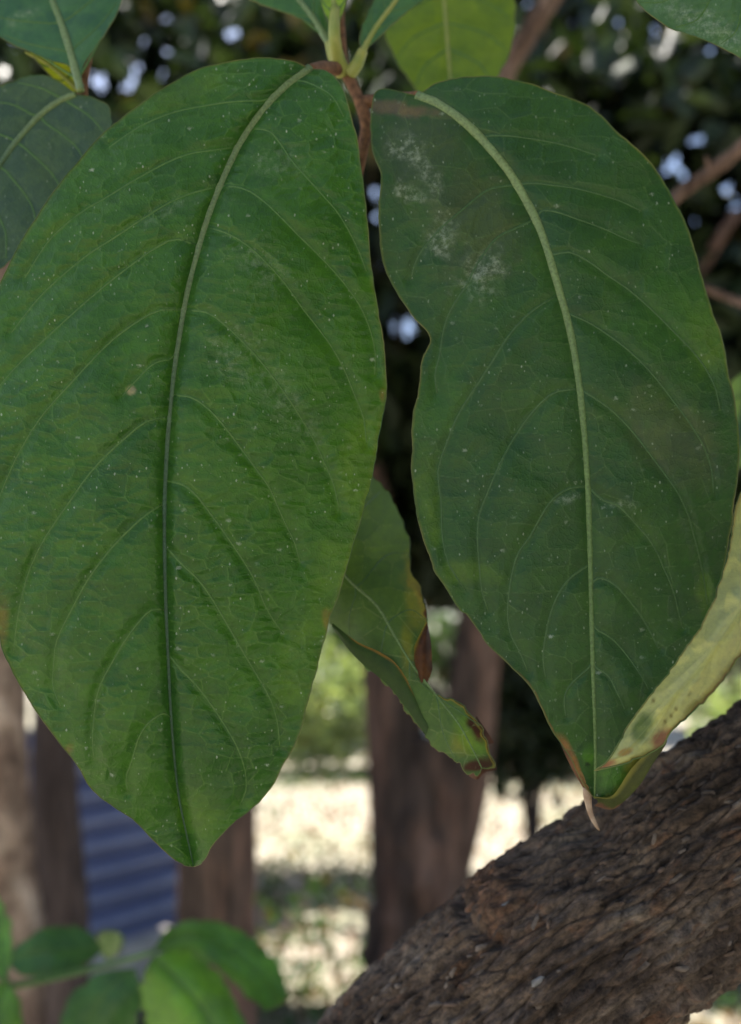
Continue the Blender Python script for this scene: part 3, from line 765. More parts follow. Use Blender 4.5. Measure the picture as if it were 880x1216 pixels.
# ================================================================== THE LEANING TREE (thick limb at lower right, crown overhead)
def wood_material():
    m, nt, p, out = mat_new('rough_branch_bark')
    L = nt.links.new
    uv = attr(nt, 'axis').outputs['Vector']          # metres along, around
    mp = N(nt, 'Mapping'); mp.inputs['Scale'].default_value = (0.62, 1.0, 1.0); L(uv, mp.inputs['Vector'])
    n1 = N(nt, 'TexNoise', Scale=55.0, Detail=5.0, Roughness=0.62, Distortion=0.6); L(mp.outputs[0], n1.inputs['Vector'])
    n2 = N(nt, 'TexNoise', Scale=430.0, Detail=6.0, Roughness=0.7); L(mp.outputs[0], n2.inputs['Vector'])
    n3 = N(nt, 'TexNoise', Scale=90.0, Detail=5.0, Roughness=0.7, Distortion=1.0); L(mp.outputs[0], n3.inputs['Vector'])
    n4 = N(nt, 'TexNoise', Scale=900.0, Detail=4.0, Roughness=0.7); L(uv, n4.inputs['Vector'])
    c = ramp(nt, n1.outputs['Fac'], [(0.30, (0.026, 0.019, 0.015)), (0.44, (0.070, 0.050, 0.039)), (0.56, (0.125, 0.094, 0.075)), (0.70, (0.20, 0.165, 0.135))])
    c = mixc(nt, maprange(nt, n3.outputs['Fac'], 0.53, 0.68, 0.0, 0.65), c, (0.165, 0.085, 0.05))
    c = mixc(nt, math_n(nt, 'MULTIPLY', attr(nt, 'knot').outputs['Fac'], 0.45), c, (0.13, 0.068, 0.042))
    c = mixc(nt, 1.0, c, ramp(nt, n2.outputs['Fac'], [(0.34, (0.30, 0.28, 0.27)), (0.5, (0.95, 0.95, 0.95)), (0.66, (1.8, 1.7, 1.6))]), 'MULTIPLY')
    L(c, p.inputs['Base Color']); p.inputs['Roughness'].default_value = 0.85; p.inputs['Specular IOR Level'].default_value = 0.25
    b = N(nt, 'Bump', Strength=1.0, Distance=0.003)
    L(math_n(nt, 'ADD', n2.outputs['Fac'], math_n(nt, 'MULTIPLY', n4.outputs['Fac'], 0.4)), b.inputs['Height']); L(b.outputs[0], p.inputs['Normal'])
    return m

def build_leaning_tree():
    # axis: (x, y, depth of the axis) in photograph pixels, radius in metres
    ax = resample([(-40, 1830, 0.57), (200, 1560, 0.42), (435, 1322, 0.335), (635, 1157, 0.306), (795, 1047, 0.300), (955, 942, 0.300), (1125, 822, 0.32), (1350, 600, 0.39)], 90)
    P0 = at(ax[:, 0], ax[:, 1], ax[:, 2])
    foot = np.array([-0.75, 1.0, -0.1])
    low = resample([foot, 0.5 * (foot + P0[0]) + np.array([-0.02, 0, -0.05]), P0[0]], 22)[:-1]
    top = resample([P0[-1], P0[-1] + np.array([0.22, 0.12, 0.30]), P0[-1] + np.array([0.42, 0.45, 0.9]), P0[-1] + np.array([0.45, 0.8, 1.6])], 26)[1:]
    axis = np.vstack([low, P0, top])
    arc = np.concatenate([[0], np.cumsum(np.linalg.norm(np.diff(axis, axis=0), axis=1))])
    # dense rows where the limb is in view
    i0, i1 = arc[len(low) + 8], arc[len(low) + 84]
    s = np.concatenate([np.linspace(0, i0, 60, endpoint=False), np.linspace(i0, i1, 520, endpoint=False), np.linspace(i1, arc[-1], 60)])
    C = np.stack([np.interp(s, arc, axis[:, k]) for k in range(3)], -1)
    ker = np.ones(9) / 9
    C = np.stack([np.convolve(np.pad(C[:, k], 4, 'edge'), ker, 'valid') for k in range(3)], -1)
    T = np.gradient(C, axis=0); T /= np.linalg.norm(T, axis=1)[:, None]
    A = np.cross(T, -FWD); A /= np.linalg.norm(A, axis=1)[:, None]; B = np.cross(A, T)
    nth = 520
    th = np.linspace(0, 2 * math.pi, nth, endpoint=False)
    R = np.interp(s, [0, i0, i0 + 0.12, i1, arc[-1]], [0.055, 0.0345, 0.0314, 0.0319, 0.028])
    dirs = np.cos(th)[None, :, None] * A[:, None] + np.sin(th)[None, :, None] * B[:, None]
    base = C[:, None] + R[:, None, None] * dirs
    front = np.clip((dirs @ -FWD), 0, 1)
    px = to_px(base)
    X, Y = px[..., 0], px[..., 1]
    a = (th * 0.038)[None, :] + 0 * s[:, None]; sv = s[:, None] + 0 * a
    cx = np.cos(th)[None, :] * 0.038; sy = np.sin(th)[None, :] * 0.038
    wob = 0.35 * noise(cx * 60, sy * 60, sv * 40, 39)
    rid = 1 - np.abs(fbm(cx * 110 + wob, sy * 110 + wob, sv * 13, 3, 31)) * 2.4
    fin = fbm(cx * 400 + 0 * sv, sy * 400 + 0 * sv, sv * 260, 4, 32)
    big = fbm(cx * 30 + 0 * sv, sy * 30 + 0 * sv, sv * 14, 3, 33)
    crk = np.clip(np.abs(noise(cx * 120 + 0.5 * fin, sy * 120, sv * 22, 35)) - 0.06, 0, 0.25) / 0.25
    lum = fbm(cx * 210 + 0 * sv, sy * 210 + 0 * sv, sv * 120, 2, 38)
    fn2 = fbm(cx * 750 + 0 * sv, sy * 750 + 0 * sv, sv * 480, 3, 42)
    disp = 0.0022 * big + 0.0013 * rid + 0.0013 * fin + 0.0011 * np.maximum(lum, -0.1) + 0.0008 * fn2 - 0.0017 * (1 - crk)
    # bark plates parted by narrow cracks that follow the grain
    pw = sv * 1000 + 3.0 * noise(cx * 150, sy * 150, sv * 60, 43); pa = a * 1000 + 1.6 * noise(cx * 200, sy * 200, sv * 90, 44)
    pd, pid = cells(pw, pa, 13.0, 5.2, 45)
    disp = disp - 0.0016 * np.exp(-(pd / 0.45) ** 2) + 0.0009 * (pid - 0.5)
    # knot collar with a crack round it, and the swelling left of it
    vis = (front > 0.02) * 1.0
    rk = np.sqrt(((X - 592) / 30) ** 2 + ((Y - 1062) / 44) ** 2)
    disp = disp + vis * (0.0034 * np.exp(-rk ** 2 * 1.2) - 0.0036 * np.exp(-((rk - 1.25) / 0.22) ** 2) * (X < 612) + 0.0030 * fbm(X / 11, Y / 11, 0, 3, 36) * np.exp(-rk ** 2))
    rs = np.sqrt(((X - 545) / 60) ** 2 + ((Y - 1090) / 60) ** 2)
    disp = disp + vis * 0.0022 * np.exp(-rs ** 2)
    r2 = np.sqrt(((X - 640) / 40) ** 2 + ((Y - 1170) / 45) ** 2)
    disp = disp + vis * 0.0016 * np.exp(-r2 ** 2) * (0.4 + fbm(X / 11, Y / 11, 2, 2, 37))
    # a dry hollow under the leaf tip
    rh = np.sqrt(((X - 700) / 30) ** 2 + ((Y - 985) / 22) ** 2)
    disp = disp - vis * 0.004 * np.exp(-rh ** 2)
    V = base + disp[..., None] * dirs
    root = empty('leaning_tree', foot + np.array([0, 0, 0.1]), 'thick rough-barked limb slanting across the lower right corner', 'tree')
    axv = np.stack([sv, a, 0 * a], -1)
    tr = new_mesh('trunk', V.reshape(-1, 3), grid_faces(len(s), nth, True), wood_material(), root, attrs={'axis': axv.reshape(-1, 3), 'knot': (vis * np.exp(-rk ** 2)).ravel()})
    tr['label'] = 'rough brown limb with a cracked knot collar'
    # bark flakes standing off the limb, each a piece of its own
    cols = [('flake_grey', (0.05, 0.038, 0.032), (0.15, 0.12, 0.10)), ('flake_brown', (0.035, 0.025, 0.019), (0.11, 0.075, 0.058)), ('flake_rust', (0.05, 0.027, 0.018), (0.16, 0.085, 0.052)),
            ('flake_dark', (0.03, 0.024, 0.022), (0.08, 0.06, 0.05)), ('flake_pale', (0.08, 0.078, 0.074), (0.21, 0.20, 0.195))]
    mats = [vein_material(n_, c0, c1, 0.9, 420) for n_, c0, c1 in cols]
    r = np.random.default_rng(5)
    protos = []
    for mi in range(5):
        for k in range(4):
            n = 9
            ang = np.linspace(0, 2 * math.pi, n, endpoint=False) + r.uniform(-0.25, 0.25, n)
            rad = r.uniform(0.6, 1.1, n)
            ring = np.stack([rad * np.cos(ang) * 1.5, rad * np.sin(ang) * 0.62, -0.25 + 0 * ang], -1)
            ring2 = ring * np.array([0.72, 0.68, 1]) + np.stack([0 * ang, 0 * ang, 0.45 + r.uniform(-0.1, 0.12, n)], -1)
            Vp = np.vstack([ring, ring2, [[r.uniform(-.3, .3), 0, 0.30]]])
            F = [[i, (i + 1) % n, n + (i + 1) % n, n + i] for i in range(n)] + [[n + i, n + (i + 1) % n, 2 * n] for i in range(n)]
            me = bpy.data.meshes.new('bark_flake'); me.from_pydata(Vp.tolist(), [], F); me.materials.append(mats[mi])
            me.polygons.foreach_set('use_smooth', np.ones(len(F), bool)); me.update()
            protos.append(me)
    ok = np.argwhere((front > 0.12) & (X > 330) & (X < 890) & (Y > 800) & (Y < 1225))
    off = Vector(root.location)
    spots = ok[r.choice(len(ok), 110, replace=False)]
    pale = [(640, 1165), (608, 1080)]
    rust = [(578 + r.uniform(-14, 20), 1055 + r.uniform(-28, 34)) for _ in range(16)]
    extra = [(q, 4) for q in pale] + [(q, 2) for q in rust]
    todo = [(tuple(q), None) for q in spots]
    for q, mi in extra:
        k = np.argmin(((X - q[0]) ** 2 + (Y - q[1]) ** 2) + 1e6 * (front < 0.05)); todo.append((np.unravel_index(k, X.shape), mi))
    for (i, j), mi in todo:
        nrm = dirs[i, j]; t = T[i]; b = np.cross(nrm, t)
        if mi is None:
            z = noise(s[i] * 40, th[j] * 3, 0, 90)
            mi = 3 if z < -0.3 else int(r.integers(0, 2))
        sz = r.uniform(0.0008, 0.0018) * (1.25 if mi in (4,) else 1.0)
        tw = r.normal() * 0.35
        t2 = t * math.cos(tw) + b * math.sin(tw); b2 = np.cross(nrm, t2)
        Mx = Matrix(((t2[0], b2[0], nrm[0], 0), (t2[1], b2[1], nrm[1], 0), (t2[2], b2[2], nrm[2], 0), (0, 0, 0, 1)))
        o = bpy.data.objects.new('bark_flake', protos[mi * 4 + int(r.integers(0, 4))]); COL.objects.link(o)
        o.parent = root
        o.matrix_local = Matrix.Translation(Vector(V[i, j]) - off) @ Mx @ Matrix.Diagonal((sz * r.uniform(0.7, 1.5), sz, sz * r.uniform(0.7, 1.2), 1))
    # unseen crown: overhead part shades the leaves, clump behind camera added to block sky
    e = axis[-1]
    limb(root, 'limb', [e, e + np.array([-0.3, 0.2, 0.6]), e + np.array([-0.9, 0.3, 1.1])], 0.03, 0.012, M_BARK_GREY, 12, 10, 3)
    limb(root, 'limb', [e, e + np.array([0.1, -0.3, 0.6]), e + np.array([-0.2, -0.6, 1.3])], 0.028, 0.012, M_BARK_GREY, 12, 10, 4)
    Cc = np.vstack([crown_points((-0.42, 1.05, 3.5), (1.0, 0.75, 0.6), 9500, 61, 0.18), crown_points((1.5, -0.9, 2.7), (1.0, 1.5, 1.0), 6000, 64, 0.2)])
    Cc = Cc[np.linalg.norm(Cc - CAM, axis=1) > 0.7]
    q = to_px(Cc)
    q = to_px(Cc)
    Cc = Cc[(Cc[:, 1] < 0.1) | ((Cc[:, 2] > 2.55) & (q[:, 1] < -60))]
    leaf_cloud('crown', root, Cc, 0.17, 0.08, 'mid', up=1.4, seed=63, kind='stuff')
build_leaning_tree()

# ================================================================== THE CENTRAL TWIG AND ITS TWO LARGE LEAVES
node = at(402, 66, 0.30)
twig = empty('leafy_twig', node, 'leafy twig in the centre carrying the two large hanging leaves', 'twig')

A_MID = [(369, 82), (345, 98), (320, 122), (300, 147), (280, 180), (262, 220), (245, 265), (232, 310), (222, 350), (214, 395), (207, 440), (202, 490), (198, 540), (195.5, 600), (195.5, 660), (197, 720), (200, 790), (203, 850), (208, 910), (213, 950), (222, 992), (230, 1029)]
A_LEFT = [(369, 82), (350, 74), (320, 69.5), (290, 70), (265, 74), (240, 81), (215, 92), (190, 107), (165, 125), (135, 148), (110, 172), (90, 195), (72, 216), (55, 239), (40, 262), (25, 287), (10, 315), (-6, 350), (-17, 395), (-23, 450), (-26, 520), (-25, 590), (-20, 650), (-12, 705), (-3, 745), (4, 772), (14, 795), (28, 822), (47, 850), (72, 884), (95, 912), (107, 935), (130, 955), (158, 974), (183, 998), (203, 1017), (218, 1027), (230, 1029)]
A_RIGHT = [(369, 82), (385, 84), (399, 94), (410, 113), (418, 138), (425, 170), (430, 205), (435, 250), (438, 290), (443, 330), (450, 370), (456, 412), (459, 450), (456, 486), (449, 525), (441, 570), (430, 615), (417, 655), (404, 700), (392, 735), (382, 772), (371, 812), (362, 850), (350, 885), (334, 912), (320, 938), (300, 960), (276, 979), (254, 1001), (246, 1016), (240, 1025), (230, 1029)]
A_VL = [[(330, 112), (316, 119), (286, 120), (260, 123), (208, 133), (165, 151), (130, 175)], [(281, 178), (247, 179), (212, 187), (165, 211), (126, 235), (100, 250), (60, 284), (30, 330)],
        [(257, 226), (238, 227), (208, 237), (165, 263), (126, 289), (100, 306), (50, 350), (14, 395)], [(238, 282), (213, 283), (189, 292), (148, 321), (103, 358), (59, 398), (18, 437), (-12, 474)],
        [(219, 360), (201, 363), (177, 375), (148, 392), (118, 419), (83, 457), (53, 490), (30, 525), (12, 560), (-8, 610)], [(209, 425), (183, 432), (160, 454), (146, 470)],
        [(202, 486), (183, 494), (154, 516), (124, 543), (103, 567), (83, 596), (56, 635), (38, 670), (27, 705), (21, 735), (16, 776)], [(195, 600), (177, 609), (160, 623), (130, 654), (103, 691), (83, 729), (68, 759), (64, 791), (63, 815), (73, 840)],
        [(196, 713), (174, 729), (154, 753), (136, 782), (118, 817), (112, 850), (110, 882), (112, 903)], [(203, 842), (179, 856), (165, 876), (157, 903), (150, 923), (152, 940)]]
A_VR = [[(352, 94), (375, 102), (395, 115), (408, 138)], [(302, 146), (325, 160), (346, 190), (376, 224), (402, 254), (424, 293), (435, 322)],
        [(263, 219), (276, 221), (299, 228), (325, 250), (359, 284), (391, 316), (419, 350), (435, 379), (445, 414), (445, 445)], [(244, 272), (256, 274), (281, 282), (305, 301), (334, 331), (359, 366), (384, 398), (404, 429), (419, 464), (434, 503), (435, 525)],
        [(221, 362), (231, 364), (248, 372), (273, 391), (302, 420), (334, 461), (359, 499), (378, 533), (397, 578), (403, 606)], [(205, 465), (214, 467), (235, 476), (257, 495), (283, 528), (305, 558), (319, 577), (336, 616), (349, 642), (356, 667)],
        [(198, 567), (206, 570), (228, 583), (250, 610), (275, 645), (301, 686), (317, 724), (336, 752)], [(196, 660), (204, 665), (221, 674), (244, 699), (269, 740), (292, 780), (314, 817), (328, 850), (332, 886)],
        [(199, 778), (206, 786), (236, 817), (265, 858), (285, 895), (293, 931), (285, 956)]]
def tintA(X, Y, col, t, q, ds):
    col = mixcol(col, 0.42 * blobs(X, Y, [(425, 560, 22, 90, 8), (395, 690, 26, 80, 14), (355, 790, 25, 70, 12), (220, 110, 60, 16, -20), (235, 960, 30, 30, 0)], 1.0, 0.5), (0.085, 0.165, 0.014))
    col = mixcol(col, 0.5 * blobs(X, Y, [(330, 880, 60, 60, 0), (260, 900, 50, 70, 0), (150, 520, 40, 60, 30), (130, 700, 50, 30, 0)], 1.0, 0.5), (0.022, 0.075, 0.012))
    col = mixcol(col, np.clip((np.abs(t) - 0.975) / 0.025, 0, 1) * 0.3, (0.14, 0.15, 0.03))
    col = mixcol(col, blobs(X, Y, [(3, 735, 8, 28, 0), (388, 733, 5, 12, 0), (454, 470, 4, 8, 0), (80, 892, 6, 9, 40)], 1.2, 0.6) * 0.45, (0.17, 0.09, 0.02))
    col = mixcol(col, blobs(X, Y, [(156, 464, 6, 5, 0)], 0.9, 0.6), (0.27, 0.24, 0.14))
    col = mixcol(col, 0.35 * np.exp(-(np.minimum(q, 60) / 16.0) ** 2), (0.02, 0.07, 0.03))
    return col
leafA = build_leaf(twig, A_MID, A_LEFT, A_RIGHT, lerp_depth([60, 120, 260, 480, 700, 900, 1040], [0.272, 0.264, 0.2535, 0.2455, 0.2425, 0.2425, 0.248], 0.000012, 210), A_VL, A_VR, res=(440, 130), tint=(0.033, 0.103, 0.011), tintfn=tintA,
                   rib_r=(7.0, 1.0), seed=2, label='largest mid-green leaf hanging on the left, speckled with dust', cell=(30, 15), vein_r=(1.5, 0.7), fold=0.0036, fscale=15.0, droop=0.010, wave=0.0036, pucker=0.0012, dust_amt=0.4, dust=[(310, 320, 40, 26, 40), (280, 420, 26, 40, -30), (340, 480, 22, 60, -30), (330, 190, 30, 20, 0), (200, 250, 30, 12, -20)])

B_MID = [(495, 114), (520, 124), (550, 145), (580, 175), (605, 206), (625, 240), (640, 270), (652, 305), (662, 340), (672, 375), (680, 410), (688, 460), (692, 500), (697, 560), (699.5, 620), (701, 680), (702.5, 750), (704, 800), (706, 850), (707, 900), (706, 948)]
B_LEFT = [(495, 114), (478, 110), (455, 105.5), (444, 114), (440, 140), (440, 168), (446, 188), (453, 207), (450.5, 230), (450, 262), (453, 300), (463, 331), (476, 356), (491, 377), (505, 391), (511, 403), (508, 414), (501, 428), (497.5, 459), (491.5, 490), (489, 530), (490, 570), (495.5, 610), (503, 640), (515, 675), (530, 700), (545, 724), (553, 729), (562, 741), (580, 765), (600, 785), (620, 803), (634, 820), (643, 840), (655, 866), (668, 886), (680, 905), (692, 930), (706, 948)]
B_RIGHT = [(495, 114), (512, 103), (532, 95), (560, 91), (590, 91), (622, 97), (655, 110), (690, 121), (712, 136), (732, 156), (760, 181), (785, 211), (805, 245), (820, 280), (831, 320), (843, 360), (855, 395), (863, 430), (871, 470), (877, 510), (877, 550), (873, 590), (866, 640), (857, 690), (846, 735), (832, 775), (815, 815), (797, 850), (778, 880), (760, 912), (747, 936), (730, 950), (706, 948)]
B_VL = [[(605, 219), (577, 227), (553, 246), (522, 273), (497, 304), (488, 332)], [(629, 258), (624, 264), (611, 272), (597, 276), (580, 295), (568, 310), (556, 336), (540, 360), (527, 389), (524, 416), (517, 441), (519, 467)],
        [(664, 356), (643, 364), (626, 374), (604, 399), (588, 424), (573, 449), (554, 475), (539, 504), (528, 534), (520, 561), (520, 583), (526, 604), (525, 634), (529, 662), (539, 678), (552, 700)],
        [(686, 458), (662, 464), (639, 482), (615, 513), (602, 535), (591, 557), (580, 583), (571, 604), (567, 632), (569, 667), (573, 708), (580, 726)],
        [(696, 572), (673, 581), (650, 600), (633, 632), (616, 656), (610, 673), (605, 700), (603, 725), (605, 749), (616, 771), (627, 798)],
        [(700, 672), (682, 682), (667, 699), (655, 725), (648, 755), (645, 782), (648, 806)], [(703, 790), (690, 801), (676, 815), (670, 831), (672, 850)]]
B_VR = [[(567, 162), (596, 161), (626, 164), (669, 172), (710, 185)], [(612, 218), (639, 218), (663, 221), (685, 224), (732, 237), (762, 251)], [(631, 250), (658, 251), (685, 260), (718, 272), (744, 284), (762, 290)],
        [(650, 297), (679, 300), (703, 313), (723, 328), (744, 342), (771, 365), (798, 392), (820, 414), (842, 444), (853, 471), (855, 487)], [(673, 376), (695, 381), (714, 392), (744, 414), (771, 440), (798, 474), (820, 504), (836, 531), (845, 558), (847, 585)],
        [(690, 470), (714, 478), (733, 493), (755, 517), (776, 545), (798, 575), (813, 600), (822, 630), (830, 660), (836, 690), (840, 718)], [(698, 586), (722, 596), (735, 601), (755, 622), (775, 646), (787, 672), (799, 700), (805, 725), (810, 745)],
        [(701, 683), (727, 692), (745, 710), (760, 730), (772, 750), (782, 770)], [(702, 744), (725, 757), (742, 775), (760, 800), (770, 818)], [(704, 791), (722, 802), (732, 820), (742, 842)]]
def tintB(X, Y, col, t, q, ds):
    col = mixcol(col, 0.55 * blobs(X, Y, [(506, 590, 14, 60, -5), (560, 680, 34, 14, 0), (840, 400, 26, 50, -20), (836, 700, 12, 26, 0)], 1.3, 0.6), (0.07, 0.14, 0.012))
    col = mixcol(col, 0.5 * blobs(X, Y, [(520, 470, 30, 70, 20), (800, 370, 50, 60, 0)], 1.0, 0.5), (0.032, 0.10, 0.014))
    col = mixcol(col, 0.5 * blobs(X, Y, [(500, 180, 60, 60, 30), (560, 260, 80, 60, 60), (800, 520, 70, 50, 50)], 1.0, 0.5), (0.055, 0.07, 0.036))
    col = mixcol(col, 0.7 * blobs(X, Y, [(475, 130, 45, 8, 8)], 1.0, 0.6), (0.12, 0.085, 0.06))
    lo = np.clip((Y - 760) / 60, 0, 1)
    col = mixcol(col, np.clip((np.abs(t) - 0.985) / 0.015, 0, 1) * 0.5, (0.15, 0.16, 0.03))
    col = mixcol(col, lo * np.clip((-t - 0.965 + 0.02 * noise(X / 9, Y / 9)) / 0.03, 0, 1), (0.13, 0.065, 0.025))
    col = mixcol(col, np.clip((Y - 868) / 15, 0, 1) * np.clip((-t - 0.72) / 0.15, 0, 1), (0.17, 0.09, 0.035))
    col = mixcol(col, np.clip((Y - 880) / 20, 0, 1) * np.clip((t - 0.62 + 0.1 * noise(X / 8, Y / 8)) / 0.2, 0, 1), (0.15, 0.15, 0.03))
    col = mixcol(col, np.clip((Y - 890) / 20, 0, 1) * np.clip((t - 0.93) / 0.05, 0, 1), (0.18, 0.07, 0.05))
    col = mixcol(col, 0.7 * blobs(X, Y, [(699, 897, 7, 14, 0), (730, 925, 18, 20, 0)], 1.2, 0.6), (0.05, 0.15, 0.014))
    col = mixcol(col, blobs(X, Y, [(698, 908, 4, 3, 0)]), (0.01, 0.03, 0.008))
    return col
depB = lambda X, Y: np.interp(Y, [80, 140, 300, 500, 700, 850, 960], [0.276, 0.270, 0.262, 0.2555, 0.252, 0.252, 0.256]) + 0.000010 * (X - 680) + 0.007 * np.exp(-((X - 440) ** 2 + (Y - 110) ** 2) / 5000)
leafB = build_leaf(twig, B_MID, B_LEFT, B_RIGHT, depB, B_VL, B_VR, res=(420, 120), tint=(0.022, 0.067, 0.015), tintfn=tintB, mat=M_LEAF_DULL, rib_mat=M_RIB_PALE, vein_mat=M_VEIN_DULL,
                   rib_r=(6.5, 1.2), vein_r=(1.5, 0.8), seed=6, label='large dark-green leaf hanging on the right, white dust on its upper left', cell=(40, 27), fold=0.0018, droop=0.006, wave=0.0038, pucker=0.0009, dust_amt=1.0,
                   dust=[(474, 180, 14, 10, 0), (498, 192, 14, 34, -35), (488, 230, 18, 9, 20), (524, 283, 16, 24, 30), (572, 325, 22, 30, 30), (672, 592, 14, 7, -10), (738, 600, 20, 5, 0)])
# dried tip and rolled edges of the right leaf
V, F = tube_geo(at(*resample([(697, 935, 0.2550), (699, 955, 0.2545), (702, 968, 0.254), (709, 982, 0.2535), (712, 986, 0.2535)], 16).T), np.array([5.5, 6, 6.2, 6, 5.6, 5, 4.6, 4.2, 3.8, 3.6, 3.4, 3.2, 2.8, 2.4, 1.8, 0.8]) * 0.254 / FPX, 8, 0.5)
new_mesh('dried_tip', V, F, M_DRY, leafB)
def patch(parent, name, rows, mat, n=(30, 16), label=None, tint=(0.1, 0.1, 0.05), tintfn=None, dust=0.0, seed=3):
    """sheet through rows of (x, y, depth) control points"""
    R_ = [resample(r, n[1]) for r in rows]
    G = np.stack([resample([r[j] for r in R_], n[0]) for j in range(n[1])], 1)
    X, Y = G[..., 0], G[..., 1]
    P = at(X, Y, G[..., 2] + 0.0003 * fbm(X / 18, Y / 18, seed, 3, seed))
    U, W = np.meshgrid(np.linspace(0, 1, n[0]), np.linspace(0, 1, n[1]), indexing='ij')
    col = np.broadcast_to(np.asarray(tint, float), X.shape + (3,)).copy()
    if tintfn: col = tintfn(X, Y, U, W, col)
    t4 = np.concatenate([col, np.ones(X.shape + (1,))], -1)
    o = new_mesh(name, P.reshape(-1, 3), grid_faces(*n), mat, parent, attrs={'tint': t4.reshape(-1, 4), 'd_ter': 5 + 0 * X.ravel(), 'dust': dust + 0 * X.ravel(), 'pxy': np.stack([X, Y, 0 * X + seed], -1).reshape(-1, 3)})
    if label: o['label'] = label
    return o
def tint_roll(X, Y, U, W, col):
    col = mixcol(col, np.clip((W - 0.55 + 0.15 * noise(X / 6, Y / 6)) / 0.2, 0, 1), (0.26, 0.16, 0.06))
    return mixcol(col, np.clip((0.42 - U) / 0.3, 0, 1) * (W < 0.7), (0.05, 0.02, 0.012))
patch(leafB, 'rolled_margin', [[(664, 879, 0.2545), (669, 884, 0.2535), (673, 882, 0.253)], [(672, 898, 0.2555), (679, 900, 0.2528), (683, 897, 0.253)], [(682, 918, 0.2555), (689, 919, 0.2528), (693, 915, 0.253)], [(694, 938, 0.2555), (698, 938, 0.2535), (700, 934, 0.254)]], M_LEAF_UNDER, (24, 14), tint=(0.14, 0.06, 0.03), tintfn=tint_roll, seed=14)
def tint_cup(X, Y, U, W, col):
    col = mixcol(col, np.clip((0.2 - W) / 0.15, 0, 1), (0.19, 0.18, 0.045))
    return mixcol(col, np.clip((W - 0.7 + 0.2 * noise(X / 7, Y / 7)) / 0.2, 0, 1), (0.16, 0.075, 0.05))
patch(leafB, 'curled_margin', [[(786, 868, 0.251), (792, 880, 0.2545), (786, 892, 0.258)], [(768, 893, 0.2495), (776, 905, 0.254), (767, 916, 0.258)], [(748, 915, 0.2495), (760, 930, 0.254), (748, 944, 0.259)], [(727, 945, 0.2505), (737, 951, 0.254), (728, 961, 0.258)], [(705, 946, 0.253), (710, 952, 0.2545), (706, 957, 0.256)]], M_LEAF_UNDER, (36, 16), tint=(0.06, 0.072, 0.022), tintfn=tint_cup, seed=15)

# ------------------------------------------------------------------ curled leaf hanging between them
C_MID = [(385, 640), (411, 685), (447, 719), (468, 754), (490, 790), (520, 828), (545, 860), (563, 893), (572, 912)]
C_LEFT = [(385, 640), (375, 680), (382, 715), (395, 744), (409, 763), (426, 784), (461, 816), (485, 847), (513, 882), (540, 903), (556, 920), (562, 918), (567, 924), (572, 912)]
C_RIGHT = [(385, 640), (410, 585), (443, 566), (464, 592), (484, 632), (487, 660), (489, 680), (502, 706), (507, 735), (504, 760), (492, 785), (497, 808), (520, 825), (547, 838), (565, 855), (577, 872), (580, 890), (588, 905), (589, 913), (572, 912)]
def tintC(X, Y, col, t, q, ds):
    col = mixcol(col, 0.7 * blobs(X, Y, [(495, 720, 14, 40, -12), (485, 770, 8, 30, 0), (548, 880, 14, 18, 0), (490, 680, 10, 30, 0)], 1.1, 0.5), (0.16, 0.17, 0.025))
    col = mixcol(col, 0.6 * blobs(X, Y, [(560, 872, 20, 30, -30)]), (0.10, 0.20, 0.02))
    col = mixcol(col, blobs(X, Y, [(566, 866, 9, 18, -28), (570, 909, 30, 8, -14)], 0.9, 0.7), (0.05, 0.018, 0.008))
    sc = np.clip((Y - 660) / 30, 0, 1) * (X > 470) * np.clip((t - 0.80 + 0.12 * fbm(X / 9, Y / 9, 0, 3, 5)) / 0.08, 0, 1)
    col = mixcol(col, sc * 0.8, (0.20, 0.17, 0.03))
    sc = np.clip((Y - 690) / 30, 0, 1) * (X > 470) * np.clip((t - 0.91 + 0.12 * fbm(X / 9, Y / 9, 0, 3, 5)) / 0.05, 0, 1)
    col = mixcol(col, sc, (0.07, 0.028, 0.012))
    return col
leafC = build_leaf(twig, C_MID, C_LEFT, C_RIGHT, lerp_depth([560, 700, 800, 930], [0.290, 0.276, 0.267, 0.262], -0.00002, 470), res=(150, 50), tint=(0.062, 0.118, 0.034), tintfn=tintC, mat=M_LEAF_UNDER, rib_mat=M_RIB_PALE, vein_mat=M_VEIN_DULL,
                   rib_r=(1.8, 0.6), vein_r=(1.0, 0.5), seed=9, label='smaller twisted leaf with brown curled tip hanging between the two large leaves', cell=(40, 28), fold=0.0, droop=0.012, width=60, wave=0.0035, pucker=0.0004, nv=5, nibble=6.5)
def tint_brown(X, Y, U, W, col):
    m = np.clip(0.5 + 0.9 * fbm(X / 9, Y / 12, 1, 3, 4), 0, 1)
    col = mixcol(col, m, (0.05, 0.018, 0.008))
    return mixcol(col, np.clip((0.16 - W) / 0.12, 0, 1), (0.26, 0.20, 0.03))
patch(leafC, 'browned_curl', [[(507, 738, 0.2695), (508, 742, 0.268), (509, 746, 0.269)], [(497, 756, 0.269), (504, 758, 0.2655), (512, 764, 0.268)], [(489, 778, 0.2685), (502, 780, 0.2645), (513, 786, 0.268)], [(491, 798, 0.268), (501, 800, 0.265), (513, 797, 0.268)], [(497, 812, 0.267), (501, 814, 0.2655), (505, 816, 0.267)]], M_LEAF_UNDER, (26, 16), tint=(0.13, 0.05, 0.016), tintfn=tint_brown, label='brown dead curl of the leaf edge', seed=21)
patch(leafC, 'browned_tip', [[(548, 902, 0.2635), (556, 912, 0.262), (557, 922, 0.263)], [(560, 899, 0.263), (566, 912, 0.2605), (567, 926, 0.262)], [(572, 898, 0.2625), (578, 908, 0.2605), (575, 918, 0.262)], [(582, 903, 0.2625), (588, 908, 0.261), (590, 914, 0.262)]], M_BROWN, (16, 10), seed=22)
